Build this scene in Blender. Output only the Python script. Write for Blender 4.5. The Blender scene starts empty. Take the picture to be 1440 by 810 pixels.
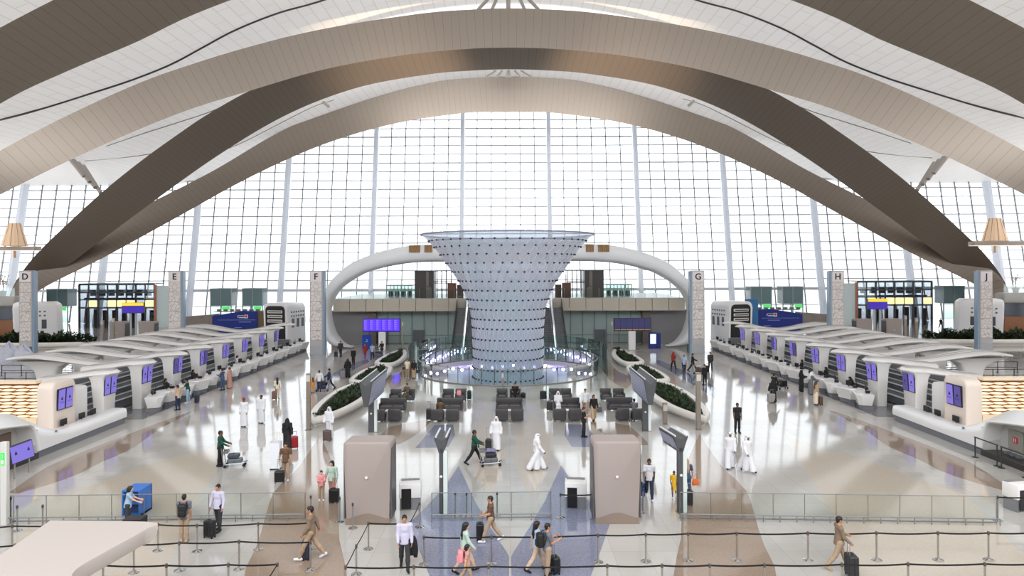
import bpy, math, random
import numpy as np
from mathutils import Vector, Matrix
random.seed(11)
SC = bpy.context.scene
COL = SC.collection
PI = math.pi
# ------------------------------------------------------------------ camera model
CX, HV, F, H, ROLL = 716.0, 376.0, 960.0, 10.0, 0.0035
_c, _s = math.cos(ROLL), math.sin(ROLL)
def ray(u, v):
    du, dv = u - CX, v - HV
    return (du*_c - dv*_s)/F, (-du*_s - dv*_c)/F
def P(u, v, Y):
    a, b = ray(u, v); return Vector((a*Y, Y, H + b*Y))
def G(u, v, z=0.0):
    a, b = ray(u, v); Y = (z - H)/b
    return Vector((a*Y, Y, z))
cam = bpy.data.cameras.new('camera'); camo = bpy.data.objects.new('camera', cam); COL.objects.link(camo)
cam.sensor_width = 36.0; cam.lens = 36.0*F/1440.0
cam.shift_x = (720 - CX)/1440.0; cam.shift_y = -(405 - HV)/1440.0
camo.location = (0, 0, H); camo.rotation_euler = (PI/2, ROLL, 0)
cam.clip_end = 2000
SC.camera = camo

# ------------------------------------------------------------------ materials
def lin(c):
    c = c/255.0
    return c/12.92 if c <= .04045 else ((c+.055)/1.055)**2.4
def S(r, g, b): return (lin(r), lin(g), lin(b), 1.0)
_M = {}
def mat(name, rgb, rough=.5, metal=0.0, emit=0.0, ecol=None, noise=0.0, nscale=3.0, spec=.5, coat=0.0):
    if name in _M: return _M[name]
    m = bpy.data.materials.new(name); m.use_nodes = True
    nt = m.node_tree; b = nt.nodes['Principled BSDF']
    col = rgb if len(rgb) == 4 else S(*rgb)
    b.inputs['Base Color'].default_value = col
    b.inputs['Roughness'].default_value = rough
    b.inputs['Metallic'].default_value = metal
    b.inputs['Specular IOR Level'].default_value = spec
    b.inputs['Coat Weight'].default_value = coat
    if emit:
        b.inputs['Emission Color'].default_value = S(*ecol) if ecol else col
        b.inputs['Emission Strength'].default_value = emit
    if noise:
        tc = nt.nodes.new('ShaderNodeTexCoord'); n = nt.nodes.new('ShaderNodeTexNoise')
        n.inputs['Scale'].default_value = nscale; n.inputs['Detail'].default_value = 5
        nt.links.new(tc.outputs['Object'], n.inputs['Vector'])
        mx = nt.nodes.new('ShaderNodeMix'); mx.data_type = 'RGBA'
        mx.inputs[6].default_value = tuple(max(0, x*(1-noise)) for x in col[:3]) + (1,)
        mx.inputs[7].default_value = tuple(min(1, x*(1+noise)) for x in col[:3]) + (1,)
        nt.links.new(n.outputs['Fac'], mx.inputs[0])
        nt.links.new(mx.outputs[2], b.inputs['Base Color'])
    _M[name] = m
    return m
def glass(name, tint, alpha, rough=.03, fk=.7):
    """thin architectural glass: mostly see-through with a mirror-like sheen"""
    if name in _M: return _M[name]
    m = bpy.data.materials.new(name); m.use_nodes = True
    nt = m.node_tree; nt.nodes.clear()
    o = nt.nodes.new('ShaderNodeOutputMaterial'); t = nt.nodes.new('ShaderNodeBsdfTransparent')
    g = nt.nodes.new('ShaderNodeBsdfGlossy'); mx = nt.nodes.new('ShaderNodeMixShader')
    t.inputs['Color'].default_value = tint
    g.inputs['Roughness'].default_value = rough; g.inputs['Color'].default_value = (.9, .95, .95, 1)
    fr = nt.nodes.new('ShaderNodeFresnel'); fr.inputs['IOR'].default_value = 1.45
    ad = nt.nodes.new('ShaderNodeMath'); ad.operation = 'MULTIPLY_ADD'
    ad.inputs[1].default_value = fk; ad.inputs[2].default_value = alpha; ad.use_clamp = True
    nt.links.new(fr.outputs[0], ad.inputs[0]); nt.links.new(ad.outputs[0], mx.inputs[0])
    nt.links.new(t.outputs[0], mx.inputs[1]); nt.links.new(g.outputs[0], mx.inputs[2])
    nt.links.new(mx.outputs[0], o.inputs[0])
    _M[name] = m
    return m

# ------------------------------------------------------------------ mesh builder
def rrect(x0, x1, y0, y1, r, n=4):
    r = min(r, (x1-x0)/2-1e-4, (y1-y0)/2-1e-4); o = []
    for cx, cy, a0 in ((x1-r, y0+r, -PI/2), (x1-r, y1-r, 0), (x0+r, y1-r, PI/2), (x0+r, y0+r, PI)):
        for i in range(n+1):
            a = a0 + PI/2*i/n; o.append((cx+r*math.cos(a), cy+r*math.sin(a)))
    return o
class MB:
    def __init__(s): s.v = []; s.f = []; s.m = []; s.cur = 0; s.uv = None
    def add(s, vs, fs):
        b = len(s.v); s.v += [tuple(p) for p in vs]
        for f in fs: s.f.append(tuple(b+i for i in f)); s.m.append(s.cur)
        return s
    def box(s, x0, x1, y0, y1, z0, z1):
        return s.add([(x0,y0,z0),(x1,y0,z0),(x1,y1,z0),(x0,y1,z0),(x0,y0,z1),(x1,y0,z1),(x1,y1,z1),(x0,y1,z1)],
                     [(0,3,2,1),(4,5,6,7),(0,1,5,4),(1,2,6,5),(2,3,7,6),(3,0,4,7)])
    def cbox(s, x0, x1, y0, y1, z0, z1, r=.03, n=3):
        """box with rounded edges all round (loft of rounded rectangles)"""
        r = min(r, (x1-x0)/2.01, (y1-y0)/2.01, (z1-z0)/2.01); rings = []
        for zz, sg in ((z0, -1), (z1, 1)):
            for i in range(n+1):
                a = PI/2*i/n
                if sg < 0: ins, z = r*(1-math.sin(a)), z0 + r*(1-math.cos(a))
                else: ins, z = r*(1-math.cos(a)), z1 - r*(1-math.sin(a))
                rr = max(r-ins, .002)
                rings.append([(x, y, z) for x, y in rrect(x0+ins, x1-ins, y0+ins, y1-ins, rr, n)])
        return s.loft(rings)
    def loft(s, rings, cap=True, closed=True, loop=False):
        n = len(rings[0]); vs = [p for r in rings for p in r]; fs = []
        R = len(rings)
        for i in range(R if loop else R-1):
            i2 = (i+1) % R
            for j in range(n if closed else n-1):
                k = (j+1) % n
                fs.append((i*n+j, i*n+k, i2*n+k, i2*n+j))
        if cap and not loop:
            fs.append(tuple(range(n-1, -1, -1))); fs.append(tuple((R-1)*n+j for j in range(n)))
        return s.add(vs, fs)
    def prism(s, poly, z0, z1):
        a = sum(poly[i][0]*poly[(i+1)%len(poly)][1]-poly[(i+1)%len(poly)][0]*poly[i][1] for i in range(len(poly)))
        if a < 0: poly = poly[::-1]
        return s.loft([[(x, y, z0) for x, y in poly], [(x, y, z1) for x, y in poly]])
    def extr(s, poly, o, ax, ay, an, d):
        """polygon in the frame (ax, ay) at o, extruded along an by d"""
        o, ax, ay, an = map(Vector, (o, ax, ay, an))
        r0 = [o+ax*x+ay*y for x, y in poly]; r1 = [p+an*d for p in r0]
        return s.loft([r0, r1])
    def lathe(s, prof, c=(0,0,0), n=24, cap=True):
        return s.loft([[(c[0]+r*math.cos(2*PI*i/n), c[1]+r*math.sin(2*PI*i/n), c[2]+z) for i in range(n)] for r, z in prof], cap)
    def tube(s, path, r, n=8, loop=False, flat=1.0):
        path = [Vector(p) for p in path]; rings = []; L = len(path)
        up = Vector((0,0,1))
        for i, p in enumerate(path):
            if loop: d = path[(i+1)%L]-path[i-1]
            else: d = path[min(i+1, L-1)]-path[max(i-1, 0)]
            d = d.normalized() if d.length > 1e-9 else Vector((0,0,1))
            u = up if abs(d.z) < .95 else Vector((0,1,0))
            a = d.cross(u).normalized(); b = a.cross(d).normalized()
            rr = r[i] if isinstance(r, (list, tuple)) else r
            rings.append([p+a*(rr*math.cos(2*PI*j/n))+b*(rr*flat*math.sin(2*PI*j/n)) for j in range(n)])
        return s.loft(rings, True, True, loop)
    def sphere(s, c, r, n=10, sz=1.0):
        pr = [(max(r*math.sin(PI*i/n), 1e-4), -r*sz*math.cos(PI*i/n)) for i in range(n+1)]
        return s.lathe(pr, c, n+2)
    def mirror(s):
        s.v = [(-x, y, z) for x, y, z in s.v]; s.f = [tuple(reversed(f)) for f in s.f]; return s
    def build(s, name, mats, parent=None, world=False, smooth=40, origin=None, kind=None, label=None):
        me = bpy.data.meshes.new(name)
        off = Vector((0,0,0))
        if parent is not None and world: off = parent.location.copy()
        elif parent is None:
            a = np.array(s.v)
            off = Vector(origin) if origin is not None else Vector(((a[:,0].min()+a[:,0].max())/2, (a[:,1].min()+a[:,1].max())/2, a[:,2].min()))
        me.from_pydata([(x-off.x, y-off.y, z-off.z) for x, y, z in s.v], [], s.f)
        ms = mats if isinstance(mats, (list, tuple)) else [mats]
        for m in ms: me.materials.append(m)
        if len(ms) > 1: me.polygons.foreach_set('material_index', s.m)
        if s.uv is not None:
            uvl = me.uv_layers.new(name='UVMap')
            for li, l in enumerate(me.loops): uvl.data[li].uv = s.uv[l.vertex_index]
        if smooth:
            me.polygons.foreach_set('use_smooth', [True]*len(me.polygons))
            try: me.set_sharp_from_angle(angle=math.radians(smooth))
            except Exception: pass
        me.update()
        o = bpy.data.objects.new(name, me); COL.objects.link(o)
        if parent is not None: o.parent = parent
        else: o.location = off
        if kind: o['kind'] = kind
        if label: o['label'] = label
        return o
def thing(name, label, cat, loc=(0,0,0), rz=0.0, group=None, scale=1.0):
    o = bpy.data.objects.new(name, None); COL.objects.link(o)
    o.empty_display_size = .3
    o.location = loc; o.rotation_euler = (0, 0, rz); o.scale = (scale,)*3
    o['label'] = label; o['category'] = cat
    if group: o['group'] = group
    return o
def tag(o, label, cat, group=None):
    o['label'] = label; o['category'] = cat
    if group: o['group'] = group
    return o
_KIDS = {}
def dup(root, loc, rz, label, group=None, scale=None):
    def cp(o, par):
        c = o.copy(); COL.objects.link(c); c.parent = par
        for ch in list(o.children): cp(ch, c)
        return c
    r = cp(root, None); r.location = loc; r.rotation_euler = (0, 0, rz)
    if scale: r.scale = scale if isinstance(scale, tuple) else (scale,)*3
    r['label'] = label
    if group: r['group'] = group
    return r
def text_mesh(txt, size, name, m, parent, o, ax, ay, depth=.02, font_bold=True):
    """flat raised lettering: text centred on o, reading along ax, up along ay"""
    cu = bpy.data.curves.new(name, 'FONT'); cu.body = txt; cu.size = size
    cu.align_x = 'CENTER'; cu.align_y = 'CENTER'; cu.extrude = depth/2
    if font_bold: cu.offset = size*.018
    ob = bpy.data.objects.new(name, cu); COL.objects.link(ob)
    dg = bpy.context.evaluated_depsgraph_get(); dg.update()
    me = bpy.data.meshes.new_from_object(ob.evaluated_get(dg))
    bpy.data.objects.remove(ob); bpy.data.curves.remove(cu)
    ax, ay = Vector(ax).normalized(), Vector(ay).normalized(); an = ax.cross(ay)
    M = Matrix(((ax.x, ay.x, an.x, o[0]), (ax.y, ay.y, an.y, o[1]), (ax.z, ay.z, an.z, o[2]), (0,0,0,1)))
    me.transform(M); me.materials.clear(); me.materials.append(m)
    r = bpy.data.objects.new(name, me); COL.objects.link(r); r.parent = parent
    return r
def struct(o): o['kind'] = 'structure'; return o
NTH = ['first','second','third','fourth','fifth','sixth','seventh','eighth','ninth','tenth','eleventh','twelfth','thirteenth']
def smoothcurve(pts, n):
    """Catmull-Rom resample of 2D/3D points by chord length"""
    p = np.array(pts, float); d = np.r_[0, np.cumsum(np.linalg.norm(np.diff(p, axis=0), axis=1))]
    t = np.linspace(0, d[-1], n); out = []
    q = np.vstack([2*p[0]-p[1], p, 2*p[-1]-p[-2]])
    for x in t:
        i = min(max(np.searchsorted(d, x)-1, 0), len(p)-2)
        w = (x-d[i])/(d[i+1]-d[i]); a, b, c, e = q[i], q[i+1], q[i+2], q[i+3]
        out.append(.5*((2*b)+(c-a)*w+(2*a-5*b+4*c-e)*w*w+(3*b-a-3*c+e)*w**3))
    return [tuple(o) for o in out]

# ------------------------------------------------------------------ palette
WHITE = mat('white solid surface', (226, 224, 222), .32, noise=.02)
SHELLW = mat('white moulded shell', (232, 232, 232), .28)
WARMW = mat('warm white panel', (204, 193, 186), .45, noise=.03)
DARK = mat('charcoal metal', (52, 52, 54), .45)
BLACK = mat('black plastic', (18, 18, 20), .4)
GREYP = mat('grey plinth', (112, 114, 120), .4)
STEEL = mat('brushed steel', (176, 170, 164), .28, .9)
CHROME = mat('polished chrome', (205, 205, 205), .12, 1.0)
GREYM = mat('grey painted metal', (120, 122, 124), .45)
BELT = mat('black webbing', (16, 16, 18), .7)
LEATHER = mat('dark grey leather', (58, 56, 57), .42, noise=.08)
LEATHER2 = mat('dark grey leather seat', (76, 74, 76), .4, noise=.06)
PURPLE = mat('lit violet screen', (112, 102, 186), .3, emit=.32, ecol=(126, 112, 205))
PURPLE2 = mat('dim violet screen', (80, 72, 140), .3, emit=.16, ecol=(96, 84, 165))
VIOLET = mat('bright blue violet screen', (80, 50, 240), .3, emit=.7, ecol=(76, 46, 245))
NAVYS = mat('dark navy screen', (62, 62, 100), .25, emit=.15, ecol=(70, 70, 120))
INK = mat('dark lettering', (28, 22, 40), .5)
GLASS = glass('clear glass', (.93, .975, .965, 1), .04)
GLASSG = glass('green tinted glass', (.86, .95, .93, 1), .05)
BLUE = mat('blue laminate', (38, 104, 190), .35)
NAVY = mat('royal navy panel', (28, 46, 128), .35)
WALLG = mat('grey wall cladding', (128, 126, 128), .4, noise=.03)
GREEN = mat('hedge leaf', (36, 52, 24), .7, noise=.5, nscale=14)
WOOD = mat('brown timber', (140, 92, 60), .5, noise=.15)
# ================================================================== HALL SHELL
# ---- floor with a round opening under the light funnel
FX, FY, FR = -0.15, 66.1, 8.35
def floor_mat():
    m = bpy.data.materials.new('polished stone floor'); m.use_nodes = True
    nt = m.node_tree; b = nt.nodes['Principled BSDF']
    tc = nt.nodes.new('ShaderNodeTexCoord')
    br = nt.nodes.new('ShaderNodeTexBrick'); br.inputs['Scale'].default_value = 1.0
    br.inputs['Brick Width'].default_value = 1.2; br.inputs['Row Height'].default_value = 1.2
    br.inputs['Mortar Size'].default_value = .008; br.inputs['Bias'].default_value = 0
    br.offset = 0.0
    br.inputs['Color1'].default_value = S(186, 182, 176); br.inputs['Color2'].default_value = S(192, 189, 184)
    br.inputs['Mortar'].default_value = S(170, 164, 156)
    n = nt.nodes.new('ShaderNodeTexNoise'); n.inputs['Scale'].default_value = .35; n.inputs['Detail'].default_value = 8
    mx = nt.nodes.new('ShaderNodeMix'); mx.data_type = 'RGBA'; mx.blend_type = 'MULTIPLY'; mx.inputs[0].default_value = .22
    nt.links.new(tc.outputs['Object'], br.inputs['Vector']); nt.links.new(tc.outputs['Object'], n.inputs['Vector'])
    nt.links.new(br.outputs['Color'], mx.inputs[6]); nt.links.new(n.outputs['Fac'], mx.inputs[7])
    nt.links.new(mx.outputs[2], b.inputs['Base Color'])
    b.inputs['Roughness'].default_value = .07; b.inputs['IOR'].default_value = 1.75
    return m
def stone(name, rgb, sp=.14):
    m = bpy.data.materials.new(name); m.use_nodes = True
    nt = m.node_tree; b = nt.nodes['Principled BSDF']
    tc = nt.nodes.new('ShaderNodeTexCoord'); n = nt.nodes.new('ShaderNodeTexNoise')
    n.inputs['Scale'].default_value = 9; n.inputs['Detail'].default_value = 8; n.inputs['Roughness'].default_value = .75
    c = S(*rgb); r = nt.nodes.new('ShaderNodeValToRGB')
    r.color_ramp.elements[0].position = .3; r.color_ramp.elements[1].position = .7
    r.color_ramp.elements[0].color = tuple(x*(1-sp) for x in c[:3])+(1,)
    r.color_ramp.elements[1].color = tuple(min(1, x*(1+sp)) for x in c[:3])+(1,)
    nt.links.new(tc.outputs['Object'], n.inputs['Vector']); nt.links.new(n.outputs['Fac'], r.inputs[0])
    nt.links.new(r.outputs[0], b.inputs['Base Color'])
    b.inputs['Roughness'].default_value = .07; b.inputs['IOR'].default_value = 1.75
    return m
FLOORM = floor_mat()
mb = MB(); N = 64
circ = [(FX+FR*math.cos(2*PI*i/N), FY+FR*math.sin(2*PI*i/N), 0) for i in range(N)]
def tosq(i):
    a = 2*PI*i/N; c, s = math.cos(a), math.sin(a); k = 16/max(abs(c), abs(s))
    return (FX+k*c, FY+k*s, 0)
sq = [tosq(i) for i in range(N)]
mb.loft([sq, circ], cap=False)
x0, x1, y0, y1 = FX-16, FX+16, FY-16, FY+16
W = 130
for q in ((-W, W, 0, y0), (-W, W, y1, 127.5), (-W, x0, y0, y1), (x1, W, y0, y1)):
    mb.add([(q[0], q[2], 0), (q[1], q[2], 0), (q[1], q[3], 0), (q[0], q[3], 0)], [(0,1,2,3)])
# make the floor a slab with thickness at the opening
struct(mb.build('floor', FLOORM, smooth=0, origin=(0,0,0)))
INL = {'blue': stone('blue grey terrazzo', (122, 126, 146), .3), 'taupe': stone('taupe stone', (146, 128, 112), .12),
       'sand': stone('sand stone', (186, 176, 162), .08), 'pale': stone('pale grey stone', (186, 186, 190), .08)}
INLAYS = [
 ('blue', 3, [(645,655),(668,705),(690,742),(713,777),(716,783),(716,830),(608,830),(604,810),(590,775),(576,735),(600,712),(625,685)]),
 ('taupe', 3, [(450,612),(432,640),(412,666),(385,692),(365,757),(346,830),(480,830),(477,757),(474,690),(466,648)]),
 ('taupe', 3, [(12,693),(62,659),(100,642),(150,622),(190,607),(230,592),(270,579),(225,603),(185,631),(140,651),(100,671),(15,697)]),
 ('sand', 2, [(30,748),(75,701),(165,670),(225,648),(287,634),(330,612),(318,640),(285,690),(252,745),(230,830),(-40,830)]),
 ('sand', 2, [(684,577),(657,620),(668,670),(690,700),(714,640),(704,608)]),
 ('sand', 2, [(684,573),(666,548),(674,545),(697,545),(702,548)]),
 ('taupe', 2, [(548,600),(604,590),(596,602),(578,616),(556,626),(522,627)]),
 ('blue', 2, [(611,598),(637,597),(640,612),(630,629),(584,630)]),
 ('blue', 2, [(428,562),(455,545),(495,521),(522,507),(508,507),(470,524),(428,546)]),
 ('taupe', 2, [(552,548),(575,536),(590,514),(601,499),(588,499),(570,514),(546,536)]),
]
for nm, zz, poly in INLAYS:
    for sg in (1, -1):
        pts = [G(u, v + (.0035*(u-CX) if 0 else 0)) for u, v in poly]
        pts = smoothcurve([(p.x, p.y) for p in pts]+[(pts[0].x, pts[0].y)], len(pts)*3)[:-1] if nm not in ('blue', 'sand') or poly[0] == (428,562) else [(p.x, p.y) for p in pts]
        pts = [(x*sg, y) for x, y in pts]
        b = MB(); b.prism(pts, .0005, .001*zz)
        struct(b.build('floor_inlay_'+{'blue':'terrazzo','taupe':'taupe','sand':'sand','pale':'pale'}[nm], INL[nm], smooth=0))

# ---- the void below the floor opening
mb = MB()
mb.loft([[(FX+FR*math.cos(2*PI*i/N), FY+FR*math.sin(2*PI*i/N), z) for i in range(N)] for z in (0.0, -.45)], cap=False)
mb.loft([[(FX+r*math.cos(2*PI*i/N), FY+r*math.sin(2*PI*i/N), -.45) for i in range(N)] for r in (FR, FR+.6)], cap=False)
mb.loft([[(FX+(FR+.6)*math.cos(2*PI*i/N), FY+(FR+.6)*math.sin(2*PI*i/N), z) for i in range(N)] for z in (-.45, -5.0)], cap=False)
struct(mb.build('wall_opening', mat('pale lilac lining', (196, 194, 210), .4), smooth=30))
mb = MB(); mb.loft([[(FX+9*math.cos(2*PI*i/N), FY+9*math.sin(2*PI*i/N), z) for i in range(N)] for z in (-5.2, -5)])
struct(mb.build('floor_lower', mat('lower floor stone', (150, 146, 144), .2), smooth=0))

# ---- facade (leans outward), one window per bay
YB, LEAN = 125.0, 0.20
def fy(z): return YB + LEAN*z
GLF = glass('facade glass', (.97, .98, .985, 1), .0, .02)
MUL = mat('grey mullion', (150, 153, 158), .5)
MULP = mat('pale transom', (196, 199, 204), .5)
POST = mat('pale blue facade post', (240, 244, 252), .4)
BAY = 16.55; Z0F, Z1F = 6.0, 46.0
def slant(mb, x0, x1, z0, z1, d0, d1):
    """bar on the leaning facade plane, from depth offset d0 to d1"""
    mb.add([(x0, fy(z0)+d0, z0), (x1, fy(z0)+d0, z0), (x1, fy(z0)+d1, z0), (x0, fy(z0)+d1, z0),
            (x0, fy(z1)+d0, z1), (x1, fy(z1)+d0, z1), (x1, fy(z1)+d1, z1), (x0, fy(z1)+d1, z1)],
           [(0,3,2,1),(4,5,6,7),(0,1,5,4),(1,2,6,5),(2,3,7,6),(3,0,4,7)])
rows = []
z = Z0F; k = 0
while z < Z1F: rows.append((z, k)); z += 1.72; k += 1
for n in range(-7, 7):
    xa, xb = (n)*BAY + BAY*.5 - .6, (n+1)*BAY + BAY*.5 - .6
    w = bpy.data.objects.new('window_%d' % (n+8), None); COL.objects.link(w)
    w.location = ((xa+xb)/2, YB, 0); w['kind'] = 'structure'
    a = MB(); b = MB(); g = MB(); l = MB()
    for q in range(1, 6):
        x = xa + (xb-xa)*q/6
        slant(a, x-.085, x+.085, 0.1, Z1F, -.14, .10)
        for z, k in rows:
            if k % 3 == 2: a.cbox(x-.09, x+.09, fy(z)-.32, fy(z)-.10, z-.09, z+.16, .03, 1)
    for z, k in rows:
        if k % 3 == 2: slant(b, xa+.4, xb-.4, z-.12, z+.12, -.2, .05)
        else: slant(a, xa+.4, xb-.4, z-.085, z+.085, -.14, .08)
    slant(a, xa+.4, xb-.4, 2.9, 3.0, -.12, .08)
    slant(g, xa, xb, 0.02, Z1F, .10, .13)
    a.build('mullions', MUL, w, True, smooth=0); b.build('transoms', MULP, w, True, smooth=0)
    g.build('glazing', GLF, w, True, smooth=0)
    lb = MB(); slant(lb, xa, xb, Z0F-.35, Z0F+.15, -.4, .1); lb.build('lintel', MULP, w, True, smooth=0)
def translucent_post(m):
    nt = m.node_tree; b = nt.nodes['Principled BSDF']
    t = nt.nodes.new('ShaderNodeBsdfTranslucent'); t.inputs[0].default_value = S(246, 248, 252)
    mx = nt.nodes.new('ShaderNodeMixShader'); mx.inputs[0].default_value = .55
    nt.links.new(b.outputs[0], mx.inputs[1]); nt.links.new(t.outputs[0], mx.inputs[2]); nt.links.new(mx.outputs[0], nt.nodes['Material Output'].inputs[0])
translucent_post(POST)
for i, n in enumerate(range(-7, 8)):
    x = n*BAY + BAY*.5 - .6
    b = MB()
    secs = []
    for z in (0, Z1F):
        secs.append([(x-.30, fy(z)-.0, z), (x-.40, fy(z)-.7, z), (x-.3, fy(z)-1.7, z), (x+.3, fy(z)-1.7, z), (x+.40, fy(z)-.7, z), (x+.30, fy(z), z)])
    b.loft(secs); struct(b.build('trim_post_%d' % (i+1), POST, smooth=0))
# ground outside
b = MB(); b.box(-400, 400, 127.6, 900, -.3, -.02)
struct(b.build('ground_apron', mat('pale apron', (225, 224, 222), .9), smooth=0))

# ---- ceiling
def ceil_z(x, y):
    t = min(1.0, abs(x)/70.0)
    return 26.0 + 16.8*math.cos(PI/2*t)**2
def translucent(nt, b, fac, col=None, rgb=(240, 244, 252)):
    t = nt.nodes.new('ShaderNodeBsdfTranslucent'); mx = nt.nodes.new('ShaderNodeMixShader'); mx.inputs[0].default_value = fac
    if col is not None: nt.links.new(col, t.inputs[0])
    else: t.inputs[0].default_value = S(*rgb)
    nt.links.new(b.outputs[0], mx.inputs[1]); nt.links.new(t.outputs[0], mx.inputs[2])
    nt.links.new(mx.outputs[0], nt.nodes['Material Output'].inputs[0])
def ceil_mat():
    m = bpy.data.materials.new('white ceiling panels'); m.use_nodes = True
    nt = m.node_tree; b = nt.nodes['Principled BSDF']
    tc = nt.nodes.new('ShaderNodeTexCoord'); mp = nt.nodes.new('ShaderNodeMapping')
    mp.inputs['Rotation'].default_value = (0, 0, PI/2)
    br = nt.nodes.new('ShaderNodeTexBrick'); br.inputs['Scale'].default_value = 1
    br.inputs['Brick Width'].default_value = 5.0; br.inputs['Row Height'].default_value = 1.3
    br.inputs['Mortar Size'].default_value = .05
    br.inputs['Color1'].default_value = S(238, 233, 229); br.inputs['Color2'].default_value = S(241, 236, 232)
    br.inputs['Mortar'].default_value = S(222, 214, 208)
    nt.links.new(tc.outputs['Object'], mp.inputs['Vector']); nt.links.new(mp.outputs[0], br.inputs['Vector'])
    nt.links.new(br.outputs['Color'], b.inputs['Base Color']); b.inputs['Roughness'].default_value = .45
    translucent(nt, b, .17, br.outputs['Color'])
    return m
mb = MB(); nx, ny = 90, 44
xs = [-122+244*i/nx for i in range(nx+1)]; ys = [8+124.5*j/ny for j in range(ny+1)]
vs = [(x, y, ceil_z(x, y)) for y in ys for x in xs]
mb.add(vs, [(j*(nx+1)+i, (j+1)*(nx+1)+i, (j+1)*(nx+1)+i+1, j*(nx+1)+i+1) for j in range(ny) for i in range(nx)])
struct(mb.build('ceiling', ceil_mat(), smooth=60, origin=(0, 0, 40)))
def hit_ceiling(u, v):
    a, b = ray(u, v); lo, hi = 5.0, 300.0
    for _ in range(50):
        mid = (lo+hi)/2
        if H+b*mid < ceil_z(a*mid, mid): lo = mid
        else: hi = mid
    return Vector((a*lo, lo, H+b*lo-.05))
SEAM = mat('dark roof seam', (62, 58, 56), .5)
seam_pts = [(-120,196),(0,168),(60,152),(130,130),(185,112),(240,90),(285,66),(330,42),(390,18),(450,1),(520,-25)]
for sg in (1, -1):
    p3 = [hit_ceiling(u, v) for u, v in seam_pts]
    p3 = smoothcurve([(p.x*sg, p.y, ceil_z(p.x, p.y)-.05) for p in p3], 60)
    b = MB(); b.tube(p3, .11, 6); struct(b.build('trim_roof_seam', SEAM))
for sp in ([(150,205),(200,188),(250,172),(300,155),(345,133)], [(120,226),(200,218),(260,205)], [(280,220),(330,205),(390,175),(440,150),(470,140)]):
    for sg in (1, -1):
        p3 = [hit_ceiling(u, v) for u, v in sp]
        p3 = smoothcurve([(p.x*sg, p.y, ceil_z(p.x, p.y)-.04) for p in p3], 30)
        b = MB(); b.tube(p3, .06, 6); struct(b.build('trim_ceiling_joint', mat('grey roof joint', (150, 146, 142), .5)))

# ---- the inclined arches
def rib_mat(name, rgb, metal=.35):
    m = bpy.data.materials.new(name); m.use_nodes = True
    nt = m.node_tree; b = nt.nodes['Principled BSDF']
    uv = nt.nodes.new('ShaderNodeUVMap'); uv.uv_map = 'UVMap'
    sx = nt.nodes.new('ShaderNodeSeparateXYZ'); nt.links.new(uv.outputs[0], sx.inputs[0])
    dv = nt.nodes.new('ShaderNodeMath'); dv.operation = 'DIVIDE'; dv.inputs[1].default_value = .9
    fr = nt.nodes.new('ShaderNodeMath'); fr.operation = 'FRACT'
    lt = nt.nodes.new('ShaderNodeMath'); lt.operation = 'LESS_THAN'; lt.inputs[1].default_value = .06
    nt.links.new(sx.outputs[0], dv.inputs[0]); nt.links.new(dv.outputs[0], fr.inputs[0]); nt.links.new(fr.outputs[0], lt.inputs[0])
    mx = nt.nodes.new('ShaderNodeMix'); mx.data_type = 'RGBA'
    c = S(*rgb); mx.inputs[6].default_value = c; mx.inputs[7].default_value = tuple(x*.74 for x in c[:3])+(1,)
    nt.links.new(lt.outputs[0], mx.inputs[0]); nt.links.new(mx.outputs[2], b.inputs['Base Color'])
    b.inputs['Roughness'].default_value = .38; b.inputs['Metallic'].default_value = metal
    return m
RIBM = rib_mat('bronze taupe arch cladding', (148, 137, 126), .6)
def unp(u, v, y0, a):
    rx, rz = ray(u, v); Y = y0/(1-a*rz); return Vector((rx*Y, Y, H+rz*Y))
def rib(name, low, up, y0l, y0u, a, back, extra=None):
    n = 72
    def edge(px, y0):
        q = [unp(u, v, y0, a) for u, v in px]
        q = [(min(p.x, -1e-3) if False else p.x, p.y, p.z) for p in q]
        if q[-1][0] > -.5: q[-1] = (0.0, q[-1][1], q[-1][2])
        half = q + [(-x, y, z) for x, y, z in reversed(q[:-1])]
        return smoothcurve(half, 2*n+1)
    L = edge(low, y0l); U = edge(up, y0u)
    mb = MB(); mb.uv = []
    rings = []; s = 0
    bk = [Vector(b) for b in back]
    for i in range(len(L)):
        if i: s += (Vector(L[i])-Vector(L[i-1])).length
        l, u = Vector(L[i]), Vector(U[i])
        # the far edge swings outward-and-back, so the box keeps its depth at the feet too
        t = Vector(L[min(i+1, 2*n)])-Vector(L[max(i-1, 0)]); t.normalize()
        nrm = Vector((t.z, 0, -t.x)); nrm = nrm if nrm.z < 0 else -nrm   # points to the inside
        out = -nrm
        def off(b): return out*b.z + Vector((0, b.y, 0))
        lip = (u-l).normalized()*.25
        rings.append([l, u, u+off(bk[1]), l+off(bk[0])])
        mb.uv += [(s, 0), (s, 1), (s, 2), (s, 3)]
    mb.loft(rings)
    o = mb.build(name, RIBM, smooth=30)
    return struct(o)
C0 = (716,)
rib('trim_arch_rear', [(43,480),(44,440),(50,412),(150,360),(250,305),(350,250),(450,205),(550,175),(650,159.5),(716,157)],
    [(14,480),(15,430),(24,396),(72,362),(148,320),(220,281),(300,240),(400,182),(500,141.5),(600,117),(660,110),(716,107.5)],
    112, 111, 0.15, [(0, 2.6, 1.6), (0, 2.6, .15)])
rib('trim_arch_crossing', [(36,480),(37,440),(46,412),(120,355),(200,295),(300,223),(400,163),(500,124),(600,105),(660,99.5),(716,97.5)],
    [(10,480),(11,430),(20,400),(48,361),(100,310),(150,265),(200,225),(250,189),(290,162),(350,128),(420,98),(500,76),(600,62),(716,57)],
    112, 110, -1.15, [(0, 2.6, 1.6), (0, 2.6, .15)])
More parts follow.
